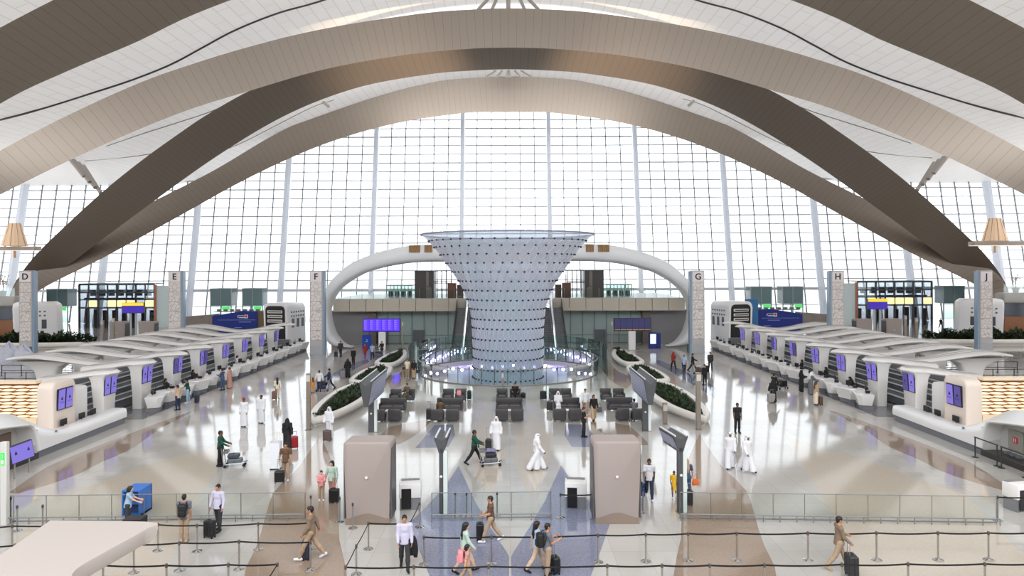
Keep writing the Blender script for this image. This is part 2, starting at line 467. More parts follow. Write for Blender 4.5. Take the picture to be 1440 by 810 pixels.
rib('trim_arch_middle', [(-330,560),(-260,455),(-180,385),(-80,318),(0,274),(120,215),(250,160),(350,128),(450,99),(550,80),(640,70),(716,67)],
    [(-430,560),(-345,450),(-250,368),(-120,282),(0,212),(100,160),(200,115),(280,87),(350,66),(420,48),(500,32.5),(600,18),(660,13.5),(716,11.5)],
    60, 57, 0.7, [(0, 2.4, 1.6), (0, 2.4, .15)])
rib('trim_arch_near', [(-330,470),(-250,352),(-140,238),(0,146),(95,100),(190,60),(255,28),(325,0),(420,-32),(520,-56),(620,-71),(716,-76)],
    [(-420,470),(-330,320),(-180,160),(-80,85),(0,39),(75,0),(160,-42),(260,-85),(380,-125),(500,-155),(620,-172),(716,-178)],
    60, 57, -1.15, [(0, 2.4, 1.6), (0, 2.4, .15)])

# ---- tube struts between ceiling and arches
STR = mat('taupe strut tube', (172, 164, 158), .5)
def strut_set(name, label, pairs, r):
    """pairs of (pixel on the arch back, its depth plane) -> (pixel on ceiling)"""
    for sg in (1, -1):
        b = MB()
        for p, q in pairs:
            b.tube([(p.x*sg, p.y, p.z), (q.x*sg, q.y, q.z)], r, 8)
        struct(b.build(name, STR))
strut_set('trim_strut', '', [(unp(142-8*i, 272-8*i+0, 114, -1.15), hit_ceiling(117-7*i, 232-4*i)) for i in range(4)], .28)
strut_set('trim_strut', '', [(unp(704+4*i, 14, 60, .7), hit_ceiling(716-14*(3-i)*.6, -6)) for i in range(0)] or
          [(unp(672, 14, 60, .7), hit_ceiling(690, -6)), (unp(692, 13, 60, .7), hit_ceiling(700, -6)), (unp(714, 13, 60, .7), hit_ceiling(714, -6))], .2)
strut_set('trim_strut', '', [(P(683, 108, 107), hit_ceiling(697, 99)), (P(698, 108, 107), hit_ceiling(706, 99)), (P(713, 108, 107), hit_ceiling(714, 99))], .15)
strut_set('trim_strut', '', [(P(462, 150, 108), hit_ceiling(455, 143))], .25)

# ---- the rear of the hall, behind the viewer: a wall with an open clerestory above it
b = MB(); b.box(-122, 122, -16.6, -16, 0, 24)
struct(b.build('wall_rear', mat('warm rear wall', (104, 88, 74), .6), smooth=0))
b = MB(); b.add([(-122,-16,0),(122,-16,0),(122,0,0),(-122,0,0)], [(0,1,2,3)])
struct(b.build('floor_rear', mat('beige floor', (120, 108, 98), .4), smooth=0))
# ================================================================== LIGHT FUNNEL
def funnel_mat():
    m = bpy.data.materials.new('iridescent funnel glass'); m.use_nodes = True
    nt = m.node_tree; b = nt.nodes['Principled BSDF']; o = nt.nodes['Material Output']
    tc = nt.nodes.new('ShaderNodeTexCoord'); n = nt.nodes.new('ShaderNodeTexNoise')
    n.inputs['Scale'].default_value = .22; n.inputs['Detail'].default_value = 3
    r = nt.nodes.new('ShaderNodeValToRGB'); e = r.color_ramp.elements
    e[0].position = .3; e[0].color = S(186, 212, 222); e[1].position = .68; e[1].color = S(232, 224, 234)
    nt.links.new(tc.outputs['Object'], n.inputs['Vector']); nt.links.new(n.outputs['Fac'], r.inputs[0])
    nt.links.new(r.outputs[0], b.inputs['Base Color'])
    b.inputs['Roughness'].default_value = .16; b.inputs['Metallic'].default_value = .1
    b.inputs['Thin Film Thickness'].default_value = 380
    t = nt.nodes.new('ShaderNodeBsdfTranslucent'); t.inputs[0].default_value = S(226, 230, 240)
    tr = nt.nodes.new('ShaderNodeBsdfTransparent'); tr.inputs[0].default_value = S(216, 228, 240)
    m1 = nt.nodes.new('ShaderNodeMixShader'); m1.inputs[0].default_value = .55
    m2 = nt.nodes.new('ShaderNodeMixShader'); m2.inputs[0].default_value = .27
    nt.links.new(b.outputs[0], m1.inputs[1]); nt.links.new(t.outputs[0], m1.inputs[2])
    nt.links.new(m1.outputs[0], m2.inputs[1]); nt.links.new(tr.outputs[0], m2.inputs[2])
    nt.links.new(m2.outputs[0], o.inputs[0])
    return m
FPROF = [(330.5,121),(334,116),(340,109.5),(348,102),(359,93.5),(370,86),(382,77.5),(395,68.6),(407,62.3),(420,57),(432.5,53.2),(446.6,51.2),(460.6,50.3),(480,49.4),(501,49),(530,48.8),(560,48.8)]
prof = []
for v, hw in FPROF:
    prof.append((hw*66.1/960, 10-(v-376)*66.1/960))
prof.append((prof[-1][0], -4.9))
fprof = smoothcurve(prof, 60)
root = thing('light_funnel', 'tall flared glass and steel light funnel rising from the round floor opening', 'sculpture', (FX, FY, -4.9))
b = MB(); b.lathe(list(reversed(fprof)), (FX, FY, 0), 96, cap=False)
b.build('glass_skin', funnel_mat(), root, True, smooth=60)
def rad(z):
    for (r0, z0), (r1, z1) in zip(fprof, fprof[1:]):
        if z1 <= z <= z0: w = (z-z1)/(z0-z1+1e-9); return r1+(r0-r1)*w
    return fprof[-1][0]
# node fittings on a staggered net, white net rods between them
zr = [10-(v-376)*66.1/960 for v in (339.5,348,358.5,370,382,394.5,407,420,433,446.5,459,474,488,501,515,529,543)]
b = MB(); d = MB(); NN = 44; nfront = 0; nmesh = None; NODEM = mat('dark steel node', (52, 58, 72), .4, .5)
def zc_ok(z, a): return z > 2.2 and abs(((a+PI/2+PI) % (2*PI))-PI) < .88
for k, z in enumerate(zr):
    r = rad(z)
    for i in range(NN):
        a = 2*PI*(i+.5*(k % 2))/NN
        c = (FX+(r+.05)*math.cos(a), FY+(r+.05)*math.sin(a), z)
        if zc_ok(z, a) and nfront < 100:
            if nmesh is None:
                q_ = MB(); q_.sphere((0,0,0), .105, 4, .8); o_ = q_.build('node_fitting', NODEM, root, smooth=60); nmesh = o_.data
            else:
                o_ = bpy.data.objects.new('node_fitting', nmesh); COL.objects.link(o_); o_.parent = root
            o_.location = Vector(c)-root.location; nfront += 1
        else: b.sphere(c, .105, 4, .8)
        if k+1 < len(zr):
            for dd in (-.5, .5):
                a2 = a+2*PI*dd/NN; r2 = rad(zr[k+1])
                zm = (z+zr[k+1])/2; am = (a+a2)/2; rm = rad(zm)
                d.tube([(FX+(r+.02)*math.cos(a), FY+(r+.02)*math.sin(a), z), (FX+(rm+.03)*math.cos(am), FY+(rm+.03)*math.sin(am), zm),
                        (FX+(r2+.02)*math.cos(a2), FY+(r2+.02)*math.sin(a2), zr[k+1])], .014, 3)
b.build('node_fittings', NODEM, root, True, smooth=60)['kind'] = 'stuff'
d.build('net_rods', mat('pale silver rod', (226, 230, 238), .3, .3), root, True, smooth=60)
b = MB(); zt, rt = fprof[0][1], fprof[0][0]
b.tube([(FX+rt*math.cos(2*PI*i/72), FY+rt*math.sin(2*PI*i/72), zt) for i in range(72)], .09, 6, True)
rr2 = rad(zr[0]); b.tube([(FX+rr2*math.cos(2*PI*i/72), FY+rr2*math.sin(2*PI*i/72), zr[0]) for i in range(72)], .05, 6, True)
b.build('rim', mat('grey lilac rim', (150, 156, 178), .4), root, True)
# ---- spotlights in the opening
SPOTM = mat('white spotlight lens', (255, 250, 240), .3, emit=22, ecol=(255, 246, 232))
SPOTB = mat('lilac spotlight lens', (225, 220, 255), .3, emit=16, ecol=(206, 200, 255))
first = None; k = 0
for i in range(26):
    a = PI*(-.04) + PI*1.08*i/25
    if 8 <= i <= 8: pass
    x, y, z = FX+(FR+.42)*math.cos(a), FY+(FR+.42)*math.sin(a), -.75-.12*(i % 3)
    lab = '%s spotlight counting from the %s along the back of the round opening' % (NTH[i] if i < 13 else NTH[25-i], 'right' if i < 13 else 'left')
    t = thing('spotlight', lab, 'spotlight', (x, y, z), a+PI/2, 'spotlights in the round opening')
    b = MB(); b.lathe([(.09,-.12),(.13,-.1),(.16,.1),(.15,.12)], (0,0,0), 12); b.build('housing', GREYM, t)
    b = MB(); b.sphere((0, .16, .02), .15, 8); b.build('lens', SPOTB if i % 3 else SPOTM, t)
# ---- glass barrier round the opening
root = thing('glass_barrier', 'round clear glass barrier with thin steel posts encircling the light funnel', 'barrier', (FX, FY, 0))
R = FR+.28; HB = 1.35
b = MB(); n = 96
b.loft([[(FX+q*math.cos(2*PI*i/n), FY+q*math.sin(2*PI*i/n), z) for i in range(n)] for q, z in ((R, .02), (R, HB), (R+.02, HB), (R+.02, .02))], cap=False)
b.build('glass_panels', GLASSG, root, True)
def post_parts(root, pts, h, r=.032, m=None):
    me = None
    for x, y in pts:
        if me is None:
            b = MB(); b.tube([(0, 0, 0), (0, 0, h)], r, 6); b.sphere((0, 0, h+.01), r*2.2, 5)
            o = b.build('post', m or mat('dark steel post', (92, 98, 102), .4, .5), root); me = o.data
        else:
            o = bpy.data.objects.new('post', me); COL.objects.link(o); o.parent = root
        o.location = (x-root.location.x, y-root.location.y, -root.location.z if root.location.z < 1 else 0)
post_parts(root, [(FX+(R-.05)*math.cos(2*PI*i/48), FY+(R-.05)*math.sin(2*PI*i/48)) for i in range(48)], HB+.02)
b = MB(); b.tube([(FX+R*math.cos(2*PI*i/n), FY+R*math.sin(2*PI*i/n), HB) for i in range(n)], .035, 6, True)
b.tube([(FX+R*math.cos(2*PI*i/n), FY+R*math.sin(2*PI*i/n), .05) for i in range(n)], .05, 6, True)
b.build('rails', STEEL, root, True)
# taller outer wind screen panes on the back half, with spider fittings
for sg, side in ((1, 'right'), (-1, 'left')):
    root = thing('glass_screen', 'tall curved green glass screen behind the %s side of the round opening' % side, 'glass screen', (FX, FY, 0))
    arc = [(-.30 + .92*i/20)*PI/2*1.0 for i in range(21)]
    Rr = R+.9
    pts = [(FX+sg*Rr*math.cos(a+.25), FY+Rr*math.sin(a+.25)) for a in arc]
    b = MB(); b.loft([[(x, y, .02), (x, y, 2.6), (x+.02*sg, y, 2.6), (x+.02*sg, y, .02)] for x, y in pts])
    b.build('glass_panes', GLASSG, root, True)
    post_parts(root, [(x-.06*sg, y) for x, y in pts[::2]], 2.52, .028)

# ================================================================== PORTAL ARCH
YP = 85.5
outer = [(492,487.5),(480,487),(467,483),(460,473),(456.5,455),(456,432),(457.5,414),(461.5,403.6),(468,394),(479,383),(495.5,370),(523,358),(551,349.8),(579,345),(607,343.4),(650,342.6),(716,342.4)]
inner = [(497,487.5),(488,485),(480,480),(471,468),(466,452),(464.5,436),(467.5,424),(475,411),(488.6,398.5),(507,387.5),(523,381),(551,374),(579,369.8),(607,368.2),(640,367.6),(680,367.3),(716,367.2)]
def port_half(px):
    q = [P(u, v, YP) for u, v in px]; q[-1].x = 0.0
    q = [(p.x, p.z) for p in q]
    return q + [(-x, z) for x, z in reversed(q[:-1])]
o2, i2 = smoothcurve(port_half(outer), 121), smoothcurve(port_half(inner), 121)
root = thing('portal_arch', 'huge white oval tube arch framing the hall behind the light funnel', 'arch', (0, YP, 0))
b = MB(); rings = []
for (xo, zo), (xi, zi) in zip(o2, i2):
    c = Vector(((xo+xi)/2, 0, (zo+zi)/2)); e = Vector((xo, 0, zo))-c; hw = max(e.length, .05); e.normalize()
    ring = []
    for j in range(16):
        a = 2*PI*j/16; ca, sa = math.cos(a), math.sin(a)
        ca = math.copysign(abs(ca)**.6, ca); sa = math.copysign(abs(sa)**.6, sa)
        p = c + e*(hw*ca); ring.append((p.x, YP + 1.7*sa*min(1, hw*2), max(p.z, .01)))
    rings.append(ring)
b.loft(rings); b.build('tube', mat('white portal cladding', (232, 234, 236), .4), root, True, smooth=50)
GOLD = mat('gold brown lattice', (150, 112, 66), .5, noise=.4, nscale=3)
for x0, x1 in ((-12.3, -10.9), (-10.4, -9.4), (9.4, 10.4), (10.9, 12.3)):
    b = MB(); za = P(590, 344.9, YP).z
    for k in range(6):
        xx = x0+(x1-x0)*k/6; b.box(xx+.02, xx+(x1-x0)/6-.02, YP-1.85, YP-.9, za-.95, za-.05)
    b.build('roof_grille', GOLD, root, True, label='gold brown lattice grille')

# ---- mezzanine behind the portal
YM = 87.5
zt = P(560, 420, YM).z; zb = P(560, 438, YM).z
FASC = mat('beige fascia panel', (196, 186, 170), .35, noise=.04)
UPF = mat('pale blue upper floor', (196, 204, 216), .3)
for sg, side in ((-1, 'left'), (1, 'right')):
    xa, xb = 5.6, 22.6
    root = thing('mezzanine', 'beige panelled mezzanine balcony on the %s of the light funnel' % side, 'balcony', (sg*14, YM, 0))
    b = MB()
    n = 8
    for k in range(n):
        x0 = xa+(xb-xa)*k/n; x1 = xa+(xb-xa)*(k+1)/n
        b.cbox(sg*x0 if sg > 0 else -x1+.0, (sg*x1 if sg > 0 else -x0)-.05, YM-.0, YM+.3, zb, zt, .04, 1)
    b.build('fascia_panels', FASC, root, True)
    b = MB(); b.box(min(sg*xa, sg*xb), max(sg*xa, sg*xb), YM+.3, YM+17, zb+.3, zt-.02); b.build('deck', UPF, root, True)
    b = MB(); b.box(min(sg*xa, sg*xb), max(sg*xa, sg*xb), YM+.1, YM+.13, zt, zt+1.15); b.build('balustrade_glass', GLASS, root, True)
    root.location.z = zt
    for ch_ in root.children: ch_.location.z -= zt
    post_parts(root, [(sg*(xa+(xb-xa)*k/11.5), YM+.16) for k in range(12)], 1.15, .025, STEEL)
    # lower glass wall and grey wall
    xg0, xg1 = 6.5, 17.6
    b = MB(); lo, hi = min(sg*xg0, sg*xg1), max(sg*xg0, sg*xg1)
    b.box(lo, hi, YM+2.6, YM+2.66, 0, zb)
    struct(b.build('wall_glass_'+side, mat('pale green back-painted glass', (158, 176, 172), .22), smooth=0))
    b = MB()
    for k in range(8):
        x = lo+(hi-lo)*k/7; b.box(x-.05, x+.05, YM+2.5, YM+2.62, 0, zb)
    b.box(lo, hi, YM+2.5, YM+2.6, 0.0, .12); b.box(lo, hi, YM+2.5, YM+2.6, 1.05, 1.1)
    struct(b.build('trim_glass_wall_'+side, GREYM, smooth=0))
    lo, hi = min(sg*17.6, sg*23.4), max(sg*17.6, sg*23.4)
    b = MB(); b.box(lo, hi, YM+2.2, YM+2.8, 0, zb)
    for k in (1.5, 3.0): b.box(lo, hi, YM+2.17, YM+2.2, k-.02, k+.02)
    struct(b.build('wall_grey_'+side, WALLG, smooth=0))
    b = MB(); b.box(min(sg*17.4, sg*18.4), max(sg*17.4, sg*18.4), YM+1.6, YM+2.6, 0, zb); struct(b.build('trim_pier_'+side, mat('taupe pier', (112, 100, 92), .45)))
    # doors
    for j, xd in enumerate((11.9, 16.9)):
        dr = bpy.data.objects.new('door_%d' % (1+j+(2 if sg > 0 else 0)), None); COL.objects.link(dr); dr.location = (sg*xd, YM+2.4, 0); dr['kind'] = 'structure'
        b = MB(); b.box(-.75, .75, -.06, .1, 0, 1.75); b.build('leaf', mat('dark grey door', (92, 98, 100), .35), dr)
        b = MB(); b.box(-.8, -.72, -.1, .02, 0, 1.8); b.box(.72, .8, -.1, .02, 0, 1.8); b.box(-.8, .8, -.1, .02, 1.75, 1.82); b.build('frame', GREYM, dr)
        b = MB(); b.tube([(.55, -.12, .8), (.55, -.12, 1.1)], .025, 6); b.build('door_handle', CHROME, dr)
    # escalator under the inner end
    root = thing('escalator', 'dark escalator descending from the mezzanine on the %s of the light funnel' % side, 'escalator', (sg*6, YM-3, 0))
    for q in (0, 1):
        xo = sg*(4.6+q*1.5); b = MB()
        prof = [(YM-.1, zb+.5), (YM-.1, zb+1.5), (YM-9.0, .95), (YM-10, .95), (YM-10, 0), (YM-8.6, 0)]
        for dx in (-.62, .55):
            b.extr([(y, z) for y, z in prof], (xo+dx, 0, 0), (0,1,0), (0,0,1), (1,0,0), .08)
        b.build('side_panel', mat('dark escalator cladding', (74, 72, 74), .3, .3), root, True)
        b = MB(); st = 22
        for k in range(st):
            y0 = YM-.1-(8.8)*k/st; z0 = (zb+.45)*(1-k/st); b.box(xo-.52, xo+.52, y0-.46, y0, max(z0-.3, 0), max(z0, .05))
        b.build('steps', mat('grey escalator step', (120, 120, 122), .4, .5), root, True)
    # upper level furniture: lift shaft, brown kiosk, glass lounge
    root = thing('lift_shaft', 'tall dark lift shaft on the mezzanine, %s of the light funnel' % side, 'lift shaft', (sg*11, YM+3, zt))
    b = MB(); x0, x1 = sg*12.4, sg*9.9
    b.box(min(x0, x1), max(x0, x1), YM+2, YM+5, zt, 9.6); b.build('shaft', mat('dark brown shaft cladding', (66, 60, 58), .4), root, True)
    b = MB(); b.box(min(sg*10.9, sg*10.5), max(sg*10.9, sg*10.5), YM+1.9, YM+2.0, zt+1.5, 9.5); b.box(min(sg*10.9, sg*10.3), max(sg*10.9, sg*10.3), YM+1.92, YM+2.0, zt, zt+1.4)
    b.build('lift_door', mat('grey lift door', (120, 112, 106), .3, .4), root, True)
    b = MB()
    for xx in (9.5, 8.9, 8.3, 7.6): b.box(min(sg*xx, sg*(xx+.12)), max(sg*xx, sg*(xx+.12)), YM+3, YM+3.2, zt, 9.6)
    for zz in (7.9, 8.1, 9.5): b.box(min(sg*7.6, sg*9.9), max(sg*7.6, sg*9.9), YM+3, YM+3.2, zz, zz+.1)
    b.build('lift_frame', mat('dark grey lift frame', (84, 84, 86), .4, .5), root, True)
    root = thing('kiosk_cabinet', 'brown wooden cabinet on the mezzanine edge, %s of the light funnel' % side, 'cabinet', (sg*7.2, YM+1.5, zt))
    b = MB(); b.cbox(min(sg*8.0, sg*6.9), max(sg*8.0, sg*6.9), YM+.8, YM+2.0, zt, zt+1.95, .04, 1); b.build('body', mat('red brown timber', (112, 72, 58), .5, noise=.15), root, True)
    b = MB(); b.box(min(sg*6.8, sg*6.0), max(sg*6.8, sg*6.0), YM+1.4, YM+2.2, zt, zt+1.7); b.build('side_unit', mat('dark brown timber', (82, 60, 52), .5), root, True)
    root = thing('glass_lounge', 'low glass walled lounge box on the mezzanine deck, %s of the light funnel' % side, 'lounge', (sg*14.6, YM+6, zt))
    b = MB(); x0, x1 = min(sg*16.6, sg*13.2), max(sg*16.6, sg*13.2)
    b.box(x0, x1, YM+5, YM+5.05, zt, zt+1.5); b.box(x0, x1, YM+8, YM+8.05, zt, zt+1.5); b.build('glass_walls', GLASSG, root, True)
    b = MB()
    for k in range(8): xx = x0+(x1-x0)*k/7; b.box(xx-.04, xx+.04, YM+4.95, YM+5.1, zt, zt+1.5)
    b.box(x0-.1, x1+.1, YM+4.9, YM+8.2, zt+1.5, zt+1.62); b.build('frame', mat('grey lounge frame', (128, 138, 142), .4), root, True)
    b = MB()
    for k in range(4): xx = x0+.4+(x1-x0-.8)*k/3; b.cbox(xx-.3, xx+.3, YM+5.6, YM+6.2, zt, zt+.75, .08, 2)
    b.build('seats', mat('dark plum seat', (70, 60, 70), .6), root, True)
    # inner tall side glazing next to the funnel
    # standing flight information board
    left = sg < 0
    root = thing('flight_board', ('bright violet six-panel departures board on a white stand left of the funnel' if left else 'dark navy six-panel departures board on a white stand right of the funnel'), 'information board', (sg*14.9, 82.5, 0))
    xa2, xb2 = (P(511, 450, 82).x, P(562, 450, 82).x) if left else (P(864, 448, 82).x, P(915, 448, 82).x)
    za2, zb2 = P(536, 465.5, 82).z, P(536, 449, 82).z
    b = MB(); b.cbox(xa2-.06, xb2+.06, 82, 82.35, za2-.12, zb2+.06, .03, 1); b.build('casing', BLACK, root, True)
    for k in range(6):
        xx = xa2+(xb2-xa2)*k/6; w_ = (xb2-xa2)/6
        b = MB(); b.box(xx+.02, xx+w_-.02, 81.97, 82.02, za2, zb2)
        sc = b.build('screen', VIOLET if left else NAVYS, root, True, smooth=0)
        b = MB()
        for r_ in range(9 if left else 0): b.box(xx+.08, xx+w_*(.45 if r_ % 2 else .62), 81.955, 81.975, zb2-.16-.13*r_, zb2-.12-.13*r_)
        if not left: b.box(xx+.04, xx+w_-.04, 81.955, 81.97, za2+.02, za2+.1)
        b.build('text_rows', mat('pale violet text', (126, 104, 255), .4, emit=.8) if left else mat('amber text', (170, 130, 70), .4, emit=.2), sc, False, smooth=0)
        sc.children[0].location = (-root.location.x*0, 0, 0)
        me = sc.children[0].data
        for vv in me.vertices: vv.co = (vv.co.x-root.location.x, vv.co.y-root.location.y, vv.co.z-root.location.z)
    b = MB(); xc = P(537, 480, 82).x if left else P(889, 480, 82).x
    b.cbox(xc-.42, xc+.42, 82.02, 82.4, 0, za2, .04, 1); b.build('stand', WHITE, root, True)
    b = MB(); b.box(xc-.9, xc+.9, 81.8, 82.6, 0, .05); b.build('base_plate', STEEL, root, True)
    # advertising totem
root = thing('advert_totem', 'slim tall blue advertising totem left of the violet departures board stand', 'totem', (P(515.5, 487, 84).x, 84, 0))
b = MB(); b.cbox(-.55, .55, 0, .4, 0, 1.75, .04, 1); b.build('body', mat('deep blue totem', (24, 58, 140), .3, emit=.15), root)
b = MB(); b.tube([(-.1, -.02, .9), (.15, -.02, 1.0), (.0, -.02, 1.2)], .04, 5); b.build('emblem', WHITE, root)
root = thing('advert_totem', 'wide blue totem with a white lit panel right of the navy departures board', 'totem', (P(920, 487, 84).x, 83.4, 0))
b = MB(); b.cbox(-.75, .2, 0, .5, 0, 2.0, .04, 1); b.build('body', NAVY, root)
b = MB(); b.cbox(.25, .75, .3, .8, 0, 1.85, .04, 1); b.build('side_body', NAVY, root)
b = MB(); b.cbox(-.62, .1, -.03, .0, .6, 1.8, .05, 1); b.build('panel', mat('white lit poster', (225, 232, 240), .3, emit=.4), root)
root = thing('waste_bin', 'small green bin standing beside the base of pillar G', 'bin', G(971, 495))
b = MB(); b.cbox(-.35, .35, -.3, .3, 0, .85, .05, 2); b.build('body', mat('green bin shell', (28, 112, 78), .4), root)
b = MB(); b.cbox(-.37, .37, -.32, .32, .85, .95, .03, 1); b.build('lid', BLACK, root)
# ================================================================== CHECK-IN ROWS
XP = 26.5
YI = [40.2+4.555*i for i in range(10)]
ROWN = {-1: 'left', 1: 'right'}
SCRBK = mat('screen bezel', (30, 28, 40), .4)
LOGO = mat('navy glyph', (38, 32, 92), .4)
CONV = mat('dark conveyor belt', (70, 72, 76), .5)
CONVS = mat('dark conveyor side', (92, 96, 102), .4)
RAILW = mat('white conveyor rail', (206, 208, 212), .35)
CANM = mat('white canopy shell', (216, 213, 210), .38)
def sgm(b, sg): return b.mirror() if sg < 0 else b
FRAMEM = mat('warm lit white frame', (226, 212, 200), .4)
def pillar(sg, i, y, label):
    t = thing('check_in_pillar', label, 'pillar', (sg*XP, y, 0), 0, 'check-in pillars with screens')
    b = MB()   # face towards the aisle lies at local x = -sg*.28 ; tapers to the foot
    rings = []
    if i == 0:   # the near one is a wide rounded frame wall
        b.loft([[(x, yy, z) for yy, z in rrect(-1.0+k, 1.15-k, 0, 3.46-k, .45, 6)] for x, k in ((-.25, .08), (-.19, .02), (-.12, 0), (.6, 0), (.66, .04))])
        sgm(b, sg).build('column', FRAMEM, t)
    for z, hy0, hy1, hx in () if i == 0 else ((0,-.66,.62,.42),(1.0,-.68,.66,.42),(1.9,-.74,.74,.46),(2.75,-.82,.84,.5),(3.0,-.86,.92,.62),(3.16,-.9,1.0,.95)):
        lo, hi = -hx*.65, hx*1.0
        rings.append([(x, yy, z) for x, yy in rrect(lo, hi, hy0, hy1, .09, 3)])
    if i: b.loft(rings); sgm(b, sg).build('column', CANM, t)
    for k in (0, 1):
        y0 = -.70+.70*k
        b = MB()
        xf = lambda z: -(.42+(z-1.0)*.045)*.65-.03
        b.add([(xf(1.78), y0+.02, 1.78), (xf(1.78), y0+.67, 1.78), (xf(3.05)-.03, y0+.67, 3.02), (xf(3.05)-.03, y0+.02, 3.02),
               (xf(1.78)+.06, y0+.02, 1.78), (xf(1.78)+.06, y0+.67, 1.78), (xf(3.05)+.06, y0+.67, 3.02), (xf(3.05)+.06, y0+.02, 3.02)],
              [(0,3,2,1),(4,5,6,7),(0,1,5,4),(1,2,6,5),(2,3,7,6),(3,0,4,7)])
        sc = sgm(b, sg).build('screen', SCRBK, t, smooth=0)
        b = MB()
        x0, x1 = xf(1.78)-.012, xf(3.05)-.042
        b.add([(x0, y0+.05, 1.83), (x0, y0+.64, 1.83), (x1, y0+.64, 2.97), (x1, y0+.05, 2.97)], [(0,3,2,1)])
        p = sgm(b, sg).build('display', PURPLE2 if (i*2+k*3+(sg > 0)) % 5 == 1 else PURPLE, sc, smooth=0)
        b = MB(); yc = y0+.35; xx = (x0+x1)/2-.012
        b.add([(xx, yc-.1, 2.36), (xx, yc+.1, 2.36), (xx, yc+.03, 2.55), (xx, yc-.05, 2.5)], [(0,3,2,1)])
        b.add([(xx, yc-.2, 2.2), (xx, yc+.2, 2.2), (xx, yc+.2, 2.23), (xx, yc-.2, 2.23)], [(0,3,2,1)])
        sgm(b, sg).build('airline_mark', LOGO, sc, smooth=0)
    return t
def canopy(sg, y, label, prof, halfw, leg=True, back=None):
    """wavy blade: prof = list of (distance from aisle axis, z of underside edge, half depth, thickness)"""
    t = thing('check_in_canopy', label, 'canopy', (sg*32, y, 0), 0, 'check-in canopies')
    pts = smoothcurve([(p[0], p[1], p[2], p[3]) for p in prof], 40)
    b = MB(); rings = []
    for x, z, hw, th in pts:
        ring = []
        for j in range(14):
            a = 2*PI*j/14; ca, sa = math.cos(a), math.sin(a)
            yy = hw*math.copysign(abs(ca)**.55, ca); zz = th*.5*math.copysign(abs(sa)**.75, sa)
            ring.append((x-32, yy, z+zz+.10*(1-(yy/hw)**2 if hw > .01 else 0)))
        rings.append(ring)
    b.loft(rings); sgm(b, sg).build('blade', CANM, t, smooth=60)
    b = MB()
    for q in (-.5, 0, .5):
        path = [(x-32, hw*q, z+th*.5+.10) for x, z, hw, th in pts[3:-3]]
        b.tube(path, .02, 4)
    sgm(b, sg).build('roof_seams', mat('grey roof seam', (176, 173, 172), .5), t)
    if leg:
        b = MB(); rings = []
        zz = 2.75
        for z, hx, hy in ((0,.85,.5),(1.4,.8,.45),(2.0,.95,.5),(2.4,1.35,.6),(2.62,2.0,.72),(2.8,2.5,.8)):
            rings.append([(36.4-32+x, yy, z) for x, yy in rrect(-hx, hx, -hy, hy, .35, 3)])
        b.loft(rings); sgm(b, sg).build('leg', CANM, t, smooth=60)
    return t
FULL = [(25.35,3.22,.10,.06),(25.9,3.25,.55,.2),(27.0,3.22,.95,.28),(28.6,2.95,.85,.3),(30.2,2.6,.72,.28),(31.8,2.44,.68,.28),(33.4,2.6,.8,.3),(35.0,2.9,1.15,.3),(36.6,3.1,1.3,.28),(38.0,3.05,1.0,.22),(39.2,2.9,.5,.14),(39.7,2.84,.08,.06)]
SHORT2 = [(25.5,3.2,.10,.06),(26.0,3.22,.6,.22),(27.2,3.15,1.0,.34),(28.5,2.95,1.0,.4),(29.6,2.78,.95,.46),(30.4,2.7,.8,.46),(30.75,2.68,.45,.36)]
SHORT1 = [(25.55,3.2,.10,.06),(26.0,3.2,.6,.22),(27.2,3.1,1.0,.34),(28.5,2.9,1.0,.36),(29.6,2.75,.95,.36),(30.5,2.7,.7,.3),(30.8,2.7,.2,.2)]
def desk(label, loc, rz, group):
    t = thing('check_in_desk', label, 'desk', loc, rz, group)
    b = MB()   # front (towards passenger) at local -y
    body = [(-.85,.45),(.85,.45),(.85,-.2),(.62,-.45),(-.62,-.45),(-.85,-.2)]
    top = [(-.95,.5),(.95,.5),(.95,-.25),(.68,-.58),(-.68,-.58),(-.95,-.25)]
    b.loft([[(x*.9, y*.9, .28) for x, y in body], [(x, y, .55) for x, y in body], [(x, y*1.1, 1.02) for x, y in top], [(x, y, 1.08) for x, y in top]])
    b.build('body', WHITE, t, smooth=25)
    b = MB(); b.prism([(x*.8, y*.8) for x, y in body], 0, .28); b.build('plinth', GREYP, t)
    b = MB(); b.box(-.7, .7, .1, .52, .0, .72); b.build('work_shelf', mat('grey desk shelf', (120, 116, 114), .4), t)
    m = MB(); m.cbox(-.42, .08, .12, .17, 1.2, 1.55, .02, 1); m.tube([(-.17,.16,1.08),(-.17,.16,1.25)], .03, 6); m.build('monitor', BLACK, t)
    m = MB(); m.cbox(.25, .5, .05, .35, 1.08, 1.26, .03, 1); m.build('tag_printer', BLACK, t)
    m = MB(); m.tube([(.62,.1,1.08),(.62,.1,1.62)], .012, 5); m.build('microphone', BLACK, t)
    return t
desk0 = None
